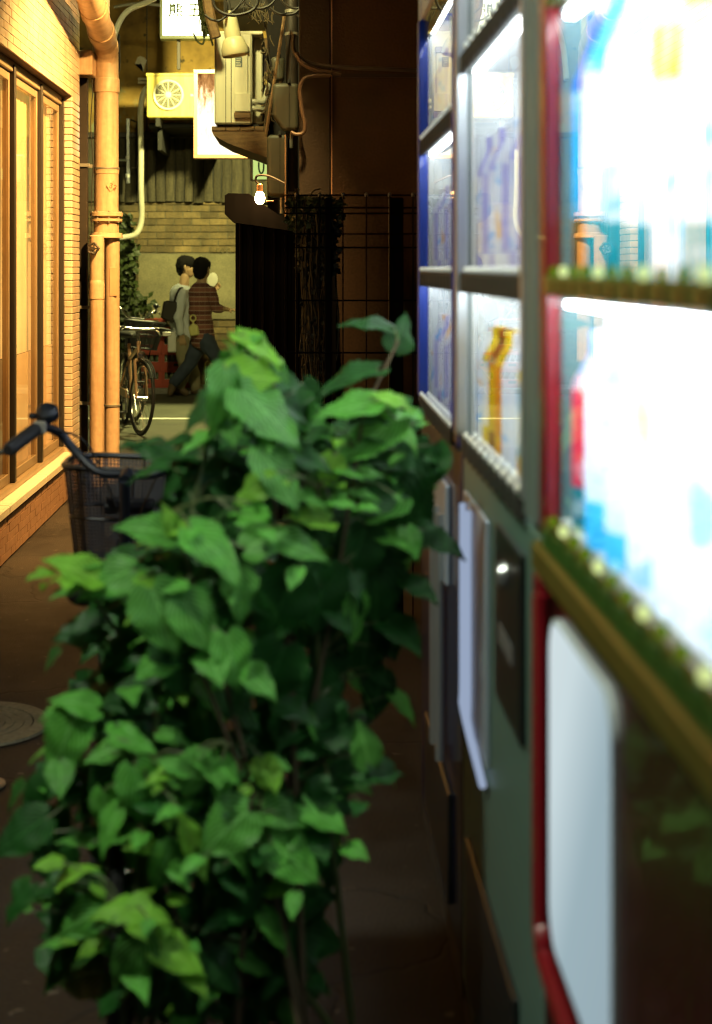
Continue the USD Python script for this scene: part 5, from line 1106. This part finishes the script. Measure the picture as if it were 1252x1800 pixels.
r_mid = [('b_cyan', 'b_blue', .33, .040, .11, 'b_brown', .22), ('b_white', 'b_cyan', .34, .046, .12, 'b_teal', .20), ('b_white', 'b_white', .34, .046, .11, 'b_teal', .18), ('b_white', 'b_lilac', .34, .046, .11, 'b_teal', .16), ('b_orange', 'b_white', .34, .046, .11, 'b_white', .55), ('b_white', 'b_green', .34, .046, .11, 'b_teal', .15), ('b_orange', 'b_green', .34, .046, .11, 'b_white', .5)] * 2
r_up = [('b_white', 'b_white', .22, .036, .10)] * 12
machine('red framed vending machine nearest the camera with white bottles and green buttons', .80, 2.0, XF, 2.28, 'red_enamel', 'maroon_enamel', 'maroon_enamel', .92, 1.93, 1.17, [1.172, 1.487, 1.86], 'cavity_teal', 'rail_green', 'rail_gold', 'button_green', [r_low, r_mid, r_up], low_red, step=.07, rh=.022)
# grey machine
def low_grey(t, L, bx, xf):
    y0, y1, z0, z1 = dX(855), dX(815), .60, 1.06
    bx((xf - .001, y0, z0 + .03), (xf + .007, y1, z1), bev=.003).build('coin_plate', M['silver_blue'], t)
    for ya in (y1 - .035, y1 - .13):
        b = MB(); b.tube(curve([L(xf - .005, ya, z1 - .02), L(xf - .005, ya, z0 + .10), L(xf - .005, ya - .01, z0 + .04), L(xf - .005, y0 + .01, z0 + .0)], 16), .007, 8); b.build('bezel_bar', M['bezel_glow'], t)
    bx((xf - .002, dX(916), .80), (xf + .009, dX(872), 1.08), bev=.004).build('coin_recess', M['dark_recess'], t)
    b = MB(); b.lathe([(.0008, .012), (.018, .010), (.022, 0)], 16, L(xf - .003, dX(890), 1.02), rot([0, 1, 0], -90)); b.build('coin_return', M['silver'], t)
    bx((xf - .004, dX(905), .90), (xf - .0025, dX(880), .93)).build('coin_slot', M['silver'], t)
    bx((xf - .003, 2.22, .12), (xf + .009, 2.86, .40), bev=.004).build('pickup_flap', M['dark_recess'], t)
g_low = [('b_white', 'b_white', .22, .034, .09), ('b_white', 'b_yellow', .22, .034, .09), ('b_yellow', 'b_brown', .22, .034, .09), ('b_orange', 'b_yellow', .22, .034, .09), ('b_white', 'b_white', .22, .034, .09)] * 3
g_mid = [('b_white', 'b_lilac', .27, .034, .09), ('b_lilac', 'b_white', .27, .034, .09), ('b_white', 'b_lilac', .27, .034, .09), ('b_white', 'b_white', .27, .034, .09), ('b_lilac', 'b_white', .27, .034, .09)] * 3
machine('grey vending machine between the red and the blue one with white bezel bars', 2.012, 3.0, XF, 2.36, 'grey_enamel', 'grey_enamel', 'grey_lower', 2.14, 2.945, 1.165, [1.168, 1.487, 1.92], 'cavity_white', 'rail_dark', 'rail_dark', 'bead_clear', [g_low, g_mid, r_up], low_grey, panel='backlight_mid')
def low_blue(t, L, bx, xf):
    bx((xf - .004, 3.25, .80), (xf + .007, 3.85, 1.02), bev=.006).build('coin_plate', M['silver_blue'], t)
    b = MB(); b.tube([L(xf - .012, 3.42, .95), L(xf - .012, 3.42, .40)], .012, 8); b.tube([L(xf - .012, 3.30, .95), L(xf - .012, 3.30, .40)], .010, 8); b.build('bezel_bar', M['silver'], t)
    b = MB(); b.tm(trimesh.creation.icosphere(2, .016).apply_translation(L(xf - .006, 3.5, .93))); b.build('coin_return', M['chrome'], t)
    bx((xf - .003, 3.2, .12), (xf + .009, 3.8, .36), bev=.004).build('pickup_flap', M['dark_recess'], t)
u_low = [('b_white', 'b_white', .22, .034, .09), ('b_lilac', 'b_white', .22, .034, .09), ('b_white', 'b_lilac', .22, .034, .09)] * 4
machine('blue edged vending machine farthest down the alley next to the bush', 3.012, 4.05, XF, 2.30, 'blue_enamel', 'navy_enamel', 'navy_enamel', 3.12, 3.955, 1.155, [1.158, 1.487, 1.835], 'cavity_white', 'rail_dark', 'rail_dark', 'bead_clear', [u_low, u_low, u_low], low_blue, panel='backlight_dim')

# ================================================================== MULBERRY BUSH
RL = random.Random(21)
bushc = np.array([-.12, 2.42, 0])
bush = thing('mulberry_bush', 'leafy green bush of large heart shaped leaves filling the foreground', 'bush', tuple(bushc))
def leaf_mesh(L, wide, lobes, fold, droop, twist, rng):
    n, m = 21, 7; ts = np.linspace(0, 1, n); V, UV = [], []
    for i, t in enumerate(ts):
        q = min(max(t, .012), .999); w = wide * L * .5 * q ** .48 * (1 - q) ** 1.12 / .363
        w *= 1 + (.085 if i % 2 else -.065) * min(1, 3 * t)
        if lobes:
            w *= .66 + .5 * abs(math.sin(t * math.pi * 1.5 + .35)) ** .8
        if i == n - 1: w = .0015
        for j in range(m):
            u = (j / (m - 1) - .5) * 2; a = abs(u)
            back = -.15 * L * a ** 1.4 * (1 - t) ** 2.0
            x = u * w; y = t * L + back - (.018 * L * (1 if i % 2 else 0) * a ** 3)
            z = fold * a * w - droop * L * t * t + .030 * L * math.sin(t * 15 + a * 2.5) * a + .02 * L * math.sin(u * 4 + twist * 3)
            z += twist * u * t * w
            V.append((x, y, z)); UV.append((u * .5 + .5, t))
    f = [[i * m + j, i * m + j + 1, (i + 1) * m + j + 1, (i + 1) * m + j] for i in range(n - 1) for j in range(m - 1)]
    return np.array(V), np.array(f), np.array(UV)
DK_ = .955
n_parts = [0]; REST = [[], [], []]; rest_n = [0]
def place_leaf(center, L, tipdir, normal, tone, rng, wide=None, lobes=None, droop=None, base=False):
    """center of the blade, or its base"""
    wide = wide or rng.uniform(.60, .84); lobes = (rng.random() < .14) if lobes is None else lobes
    v, f, uv = leaf_mesh(L, wide, lobes, rng.uniform(.04, .26), rng.uniform(.08, .40) if droop is None else droop, rng.uniform(-.35, .35), rng)
    y = np.asarray(tipdir, float); y /= np.linalg.norm(y); z = np.asarray(normal, float); z = z - y * (z @ y); z /= np.linalg.norm(z); x = np.cross(y, z)
    Rm = np.stack([x, y, z], 1); c = np.asarray(center) - bushc; off = np.array([0, 0, 0]) if base else np.array([0, L * .5, -.06 * L]); v = (v - off) @ Rm.T + c
    if n_parts[0] < 298:
        usdkit.mesh(stage, numbered(path_of(bush), 'leaf'), (v, f), M[tone], smooth=True, uv=uv); n_parts[0] += 1
    else: more.setdefault(tone, []).append((v, f, uv))
    return c - Rm @ off
more = {}
def flush_more():
    for tone, L_ in more.items():
        o, F_ = 0, []
        for v, f, uv in L_: F_.append(np.vstack([f[:, [0, 1, 2]], f[:, [0, 2, 3]]]) + o); o += len(v)
        tag(usdkit.mesh(stage, numbered(path_of(bush), 'inner_leaves'), (np.vstack([x[0] for x in L_]), np.vstack(F_)), M[tone], smooth=True, uv=np.vstack([x[2] for x in L_])).GetPrim(), kind='stuff')
canes = []
R5 = random.Random(4)
roots = [(-.30, 2.45), (-.12, 2.48), (.02, 2.42), (.12, 2.52), (-.38, 2.48), (-.02, 2.58)]
tops = [(P(390, 660, 2.62)), P(640, 720, 2.62), P(300, 900, 2.55), P(560, 860, 2.6), P(690, 760, 2.75), P(140, 1010, 2.6), P(250, 1350, 2.5), P(460, 1400, 2.5), P(330, 1120, 2.5), P(220, 1600, 2.48), P(700, 600, 2.95), P(480, 660, 2.75), P(600, 1300, 2.62), P(90, 1300, 2.6), P(450, 620, 2.72)]
tops = [np.array([0, 0, EYE]) + (t_ - [0, 0, EYE]) * DK_ for t_ in tops]
for k, tp in enumerate(tops):
    rt = roots[k % len(roots)]; p0 = np.array([rt[0] + R5.uniform(-.03, .03), rt[1] + R5.uniform(-.03, .03), 0]); mid = p0 * .45 + tp * .55 + [R5.uniform(-.05, .05), R5.uniform(-.02, .06), .05 + .06 * tp[2]]
    c = curve([p0, p0 * .75 + mid * .25 + [0, 0, .05], mid, tp], 20); canes.append(c)
    b = MB(); b.tube(c - bushc, np.linspace(.009, .003, 20), 6); b.build('cane', M['twig' if k % 3 else 'stem_green'], bush)
cp = np.vstack(canes)
def petiole(pt):
    p = pt + bushc; i = np.argmin(np.linalg.norm(cp - p, axis=1) + np.where(cp[:, 2] > p[2] + .02, .08, 0)); q = cp[i]
    if np.linalg.norm(q - p) < .22:
        b = MB(); b.tube(curve([q - bushc, (q + p) / 2 - bushc + [0, 0, .015], pt], 6), [.0022, .002, .0018, .0018, .0016, .0015], 4); b.build('leaf_stalk', M['stem_green'], bush)
# (x, y) centre, length in px of the photograph, image angle of the tip (0 = right, 90 = up), depth, normal, tone
Y, Mi, Dk = 'leaf_young', 'leaf_mid', 'leaf_shaded'
UPC, CAM, UPR = (.15, -.45, .9), (.1, -.95, .3), (.55, -.6, .6)
LV = [(458, 614, 96, -18, 2.68, (.1, -.35, .9), Y), (412, 618, 60, 130, 2.70, (.5, -.6, .5), Y), (402, 640, 90, 178, 2.72, (0, -.2, 1), Mi), (448, 664, 92, 5, 2.6, (.25, -.9, .45), Y), (412, 662, 60, 120, 2.6, (.6, -.7, .3), Y),
      (392, 712, 120, -95, 2.55, UPR, Mi), (478, 742, 150, -38, 2.55, (.35, -.55, .75), Mi), (356, 722, 100, 205, 2.66, (-.4, -.5, .8), Dk), (604, 722, 112, 196, 2.6, (.3, -.65, .75), Mi),
      (690, 712, 80, -5, 2.62, (.2, -.5, .9), Y), (672, 700, 50, 150, 2.6, (.3, -.7, .6), Y), (640, 778, 140, 205, 2.62, (.2, -.75, .65), Mi), (716, 756, 84, -30, 2.68, (.5, -.5, .7), Mi), (642, 572, 92, 160, 3.05, (-.2, -.35, .9), Dk), (706, 582, 66, 60, 3.05, (.3, -.8, .3), Dk),
      (606, 668, 125, 186, 2.9, (0, -.35, .9), Dk), (512, 694, 92, -30, 2.8, (.1, -.5, .8), Dk), (548, 705, 70, -60, 2.85, CAM, Dk), (372, 800, 150, 200, 2.62, (-.1, -.7, .7), Dk), (440, 795, 120, -25, 2.6, (.2, -.7, .65), Dk), (320, 830, 110, 215, 2.66, (-.2, -.7, .6), Dk), (262, 790, 70, 160, 2.75, (0, -.6, .8), Dk),
      (492, 852, 130, -48, 2.52, (.45, -.55, .7), Mi), (438, 868, 70, 215, 2.5, (.3, -.8, .5), Y), (478, 832, 22, 0, 2.46, CAM, Y), (578, 832, 62, 255, 2.6, (.3, -.8, .5), Y), (618, 830, 46, -10, 2.6, UPR, Mi), (655, 832, 50, 5, 2.62, UPR, Mi), (590, 868, 80, 15, 2.64, UPC, Mi), (540, 912, 84, 170, 2.56, (.2, -.5, .8), Y),
      (252, 932, 108, 172, 2.5, (.25, -.7, .7), Mi), (292, 908, 52, 110, 2.5, (.6, -.7, .2), Y), (335, 930, 76, 20, 2.5, UPC, Y), (378, 968, 112, -42, 2.46, (.4, -.6, .7), Mi), (468, 946, 80, 30, 2.5, UPR, Mi), (532, 962, 104, -20, 2.52, (.35, -.7, .6), Mi), (122, 1000, 104, 150, 2.56, (.1, -.7, .7), Y), (180, 1026, 110, 200, 2.56, (.1, -.8, .5), Mi),
      (268, 1034, 58, -20, 2.5, UPC, Y), (312, 1030, 44, 80, 2.5, CAM, Y), (240, 1020, 60, 180, 2.52, UPC, Mi), (290, 1096, 128, -74, 2.46, (.2, -.95, .3), Mi), (348, 1104, 110, -60, 2.47, (.3, -.9, .35), Mi), (420, 1054, 92, -85, 2.48, (.3, -.9, .3), Mi), (486, 1078, 150, -122, 2.54, (.2, -.95, .25), Dk), (312, 1180, 116, -80, 2.5, (0, -.95, .3), Dk),
      (410, 1168, 104, -80, 2.47, (.25, -.95, .3), Mi), (476, 1196, 130, -110, 2.56, CAM, Dk), (560, 1060, 130, -95, 2.62, CAM, Dk), (135, 1112, 90, 180, 2.62, (0, -.7, .6), Dk), (215, 1150, 100, 200, 2.6, (0, -.8, .5), Dk), (132, 1234, 84, 160, 2.56, (0, -.7, .7), Mi), (108, 1316, 122, -118, 2.56, (.1, -.9, .4), Mi), (228, 1226, 120, 190, 2.58, (0, -.8, .5), Dk),
      (242, 1310, 82, -15, 2.52, UPC, Mi), (182, 1326, 76, 190, 2.54, UPC, Mi), (186, 1392, 110, -110, 2.55, CAM, Dk), (186, 1432, 84, -90, 2.53, (.1, -.8, .5), Mi), (250, 1404, 118, -68, 2.48, (.3, -.85, .4), Mi), (300, 1344, 60, 160, 2.46, UPR, Mi), (336, 1372, 80, -100, 2.46, (.3, -.8, .5), Mi), (366, 1348, 70, -40, 2.47, UPR, Mi), (390, 1378, 80, -80, 2.48, UPR, Mi),
      (284, 1362, 66, 200, 2.47, UPC, Y), (430, 1352, 70, 60, 2.52, UPC, Dk), (466, 1364, 60, -80, 2.48, (.3, -.8, .4), Y), (490, 1345, 48, -10, 2.5, UPC, Mi), (500, 1432, 92, 5, 2.5, (.3, -.6, .7), Mi), (574, 1440, 88, -25, 2.52, (.3, -.6, .7), Mi), (545, 1405, 80, 200, 2.54, UPR, Dk), (392, 1466, 112, 210, 2.45, (.3, -.7, .65), Mi), (326, 1458, 76, 110, 2.46, (.2, -.8, .5), Y), (250, 1488, 66, 165, 2.46, UPC, Y),
      (286, 1530, 92, -110, 2.46, (.25, -.85, .45), Mi), (330, 1510, 70, -60, 2.48, UPR, Mi), (380, 1530, 100, -120, 2.5, CAM, Dk), (522, 1520, 112, -42, 2.48, (.3, -.8, .5), Mi), (430, 1588, 110, -88, 2.49, (.15, -.95, .3), Dk), (35, 1474, 112, 208, 2.56, (0, -.7, .6), Dk), (134, 1534, 76, 35, 2.48, UPC, Y), (204, 1600, 88, 178, 2.44, (.2, -.55, .85), Y), (264, 1606, 76, 8, 2.44, (.25, -.6, .8), Y),
      (142, 1620, 100, -150, 2.48, (.1, -.8, .5), Mi), (226, 1694, 112, -112, 2.44, (.2, -.9, .4), Mi), (318, 1684, 108, -18, 2.45, (.2, -.6, .75), Y), (155, 1668, 50, 200, 2.46, UPC, Y), (300, 1650, 50, 60, 2.46, UPC, Y), (395, 1714, 96, -30, 2.5, UPR, Dk), (516, 1680, 84, -60, 2.56, CAM, Dk), (640, 1304, 76, 95, 2.58, (.2, -.95, .2), Mi), (640, 1356, 90, 180, 2.6, UPC, Dk), (600, 1250, 44, 90, 2.6, CAM, Dk), (545, 1290, 130, 200, 2.6, CAM, Dk),
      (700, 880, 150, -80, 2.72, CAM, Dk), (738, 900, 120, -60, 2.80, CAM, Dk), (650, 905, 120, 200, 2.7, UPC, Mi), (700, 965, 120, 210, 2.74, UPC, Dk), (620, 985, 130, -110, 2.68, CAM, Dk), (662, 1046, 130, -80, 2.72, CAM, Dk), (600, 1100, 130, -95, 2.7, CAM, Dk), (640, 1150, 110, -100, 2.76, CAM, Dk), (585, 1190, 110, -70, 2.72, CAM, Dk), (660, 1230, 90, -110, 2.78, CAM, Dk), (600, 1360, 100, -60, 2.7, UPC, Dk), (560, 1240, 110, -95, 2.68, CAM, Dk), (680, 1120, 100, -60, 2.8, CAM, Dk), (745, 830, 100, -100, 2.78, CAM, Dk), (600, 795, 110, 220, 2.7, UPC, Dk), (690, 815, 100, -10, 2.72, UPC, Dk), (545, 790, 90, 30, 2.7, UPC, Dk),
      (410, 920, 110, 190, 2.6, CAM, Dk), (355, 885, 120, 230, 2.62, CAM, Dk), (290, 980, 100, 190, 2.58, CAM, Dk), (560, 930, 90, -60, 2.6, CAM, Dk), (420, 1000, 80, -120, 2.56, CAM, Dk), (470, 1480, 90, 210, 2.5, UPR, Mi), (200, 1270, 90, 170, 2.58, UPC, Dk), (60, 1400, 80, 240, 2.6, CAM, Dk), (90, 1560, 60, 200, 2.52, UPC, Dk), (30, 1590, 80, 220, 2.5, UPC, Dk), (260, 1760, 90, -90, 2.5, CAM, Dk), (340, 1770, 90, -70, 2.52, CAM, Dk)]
for x, y, ln, ang, dd, nr, tone in LV:                       # the leaf one sees, then its neighbours on the same shoot
    dd *= DK_; L = ln / F * dd * 1.0; a = math.radians(ang + RL.uniform(-10, 10)); tip = np.array([math.cos(a), -.45 * max(0, nr[2]) * RL.uniform(.2, 1.2), math.sin(a)])
    nr = np.array(nr) + [RL.uniform(-.2, .2), 0, RL.uniform(.0, .25)]
    pt = place_leaf(P(x, y, dd), L, tip, nr, tone, RL); petiole(pt)
for x, y, ln, ang, dd, nr, tone in LV:
    dd *= DK_; ln = min(ln, 118); c = P(x, y, dd) + [RL.uniform(-.01, .01), RL.uniform(.0, .05), RL.uniform(-.02, .0)]
    if x > 580 and y < 700: continue
    az0 = RL.uniform(0, 6.28)
    for k in range(RL.choice((2, 3, 3, 4))):
        az = az0 + k * 2.4; rr = RL.uniform(.012, .040); pitch = RL.uniform(-.75, .25) - .1 * k; L = ln / F * dd * RL.uniform(.42, .82)
        out = np.array([math.cos(az), math.sin(az), 0]); tip = out * math.cos(pitch) + np.array([0, 0, math.sin(pitch)]); nrm = np.array([0, 0, 1.0]) * math.cos(pitch) - out * math.sin(pitch) + [0, -.35, 0]
        b_ = c + out * rr + [0, 0, RL.uniform(-.05, .03)]
        pxl = VX + b_[0] / b_[1] * F
        pyl = VY - (b_[2] - EYE) / b_[1] * F
        if pxl < 40 or pxl > 775 or (pxl < 370 and pyl < 735): continue
        tn = tone if RL.random() < .5 else (Mi if RL.random() < .6 else Dk)
        if k == 3: tn, L = Y, L * .6
        pt = place_leaf(b_, L, tip, nrm, tn, RL, base=True)
        if k < 2: petiole(pt)
# filling leaves, behind and between
lobes = [((.0, .0), 0)]
cnt = 0
env = [(560, 640, 480, 610), (640, 640, 480, 720)]
import shapely
outline = shapely.Polygon([(320, 740), (410, 660), (500, 660), (560, 700), (700, 690), (770, 760), (780, 900), (740, 980), (690, 1060), (640, 1160), (610, 1250), (660, 1330), (620, 1440), (625, 1560), (610, 1700), (560, 1850), (120, 1800), (60, 1700), (20, 1500), (60, 1300), (120, 1120), (110, 1000), (220, 940), (270, 850), (290, 780)]).buffer(-42)
while cnt < 390:
    x, y = (RL.uniform(60, 780), RL.uniform(620, 1800)) if cnt < 330 else (RL.uniform(330, 640), RL.uniform(1330, 1800))
    if not outline.contains(shapely.Point(x, y)): continue
    dd = RL.uniform(2.62, 2.95) if y < 1250 else RL.uniform(2.55, 2.75)
    dd *= DK_ + .015; p = P(x, y, dd)
    if p[2] < .05: continue
    ln = RL.uniform(45, 115); a = math.radians(RL.choice([-90, -70, -110, -140, -40, 180, 0]) + RL.uniform(-25, 25))
    tip = np.array([math.cos(a), RL.uniform(-.6, .3), math.sin(a) * .8]); nr = np.array([RL.uniform(-.3, .5), -.6, RL.uniform(.3, 1.2)])
    place_leaf(p, ln / F * dd, tip, nr, Dk if RL.random() < .93 else Mi, RL); cnt += 1  # inner leaves mostly take the copy with shade painted in
flush_more()

# ================================================================== LAMPS (just out of the frame, the last one an added fill)
def lamp_post(name, label, pos, target, arm_to, w, inten, col, glow, skirt=.06, size=None):
    pos, target = np.array(pos), np.array(target); t = thing(name, label, 'street lamp', tuple(pos)); dv = target - pos; dv /= np.linalg.norm(dv)
    Rm = trimesh.geometry.align_vectors([0, 0, -1], dv)[:3, :3]
    b = MB(); b.lathe([(w * .78, -skirt), (w * .80, -skirt), (w * .82, .03), (w * .55, .10), (.05, .16), (.0008, .17)], 28, (0, 0, 0), Rm); b.lathe([(w * .78, -skirt), (w * .79, .012), (.0008, .014)], 28, (0, 0, 0), Rm); b.build('hood', M['dark_steel'], t)  # unseen skirt, added and sized to cut off spill light
    b = MB(); b.lathe([(.0008, .008), (w * .70, .008)], 24, (0, 0, 0), Rm); b.build('glass', M[glow], t, False)
    b = MB(); a = np.array(arm_to) - pos; b.tube(curve([Rm @ np.array([0, 0, .15]), a * .5 + [0, 0, .25], a], 14), .022, 8); b.build('arm', M['dark_steel'], t)
    rect_light(f'/World/{t.GetName()}_light', pos + dv * .012, target, size or w, size or w, inten, col)
lamp_post('alley_lamp', 'sodium wall lamp above the alley opposite the shop windows', LAMP_ALLEY, (-1.55, 8.9, 1.55), (1.0, 9.55, 3.9), .25, I_ALLEY, SODIUM, 'lamp_sodium', .27, .18)
lamp_post('street_lamp', 'pale street lamp high above the drain pipe', LAMP_HIGH, (-.8, 15.0, 2.4), (-1.45, 9.4, 4.9), .24, I_HIGH, (1.0, .90, .36), 'lamp_pale', .12)
lamp_post('street_lamp', 'pale street lamp over the cross street', LAMP_STREET, (-1.2, 16.8, .3), (0.2, 14.3, 4.8), .24, I_STREET, (1.0, .93, .34), 'lamp_pale', .06)
lamp_post('street_lamp', 'added unseen cool white fill lamp overhead on the left near the camera', (-1.32, 1.35, 3.7), (-.20, 2.42, .75), (-1.52, 1.3, 4.0), .24, I_FILL_ADDED, (.94, 1.0, .84), 'lamp_pale', .30)  # added fill light for the bush and machine fronts, no known source
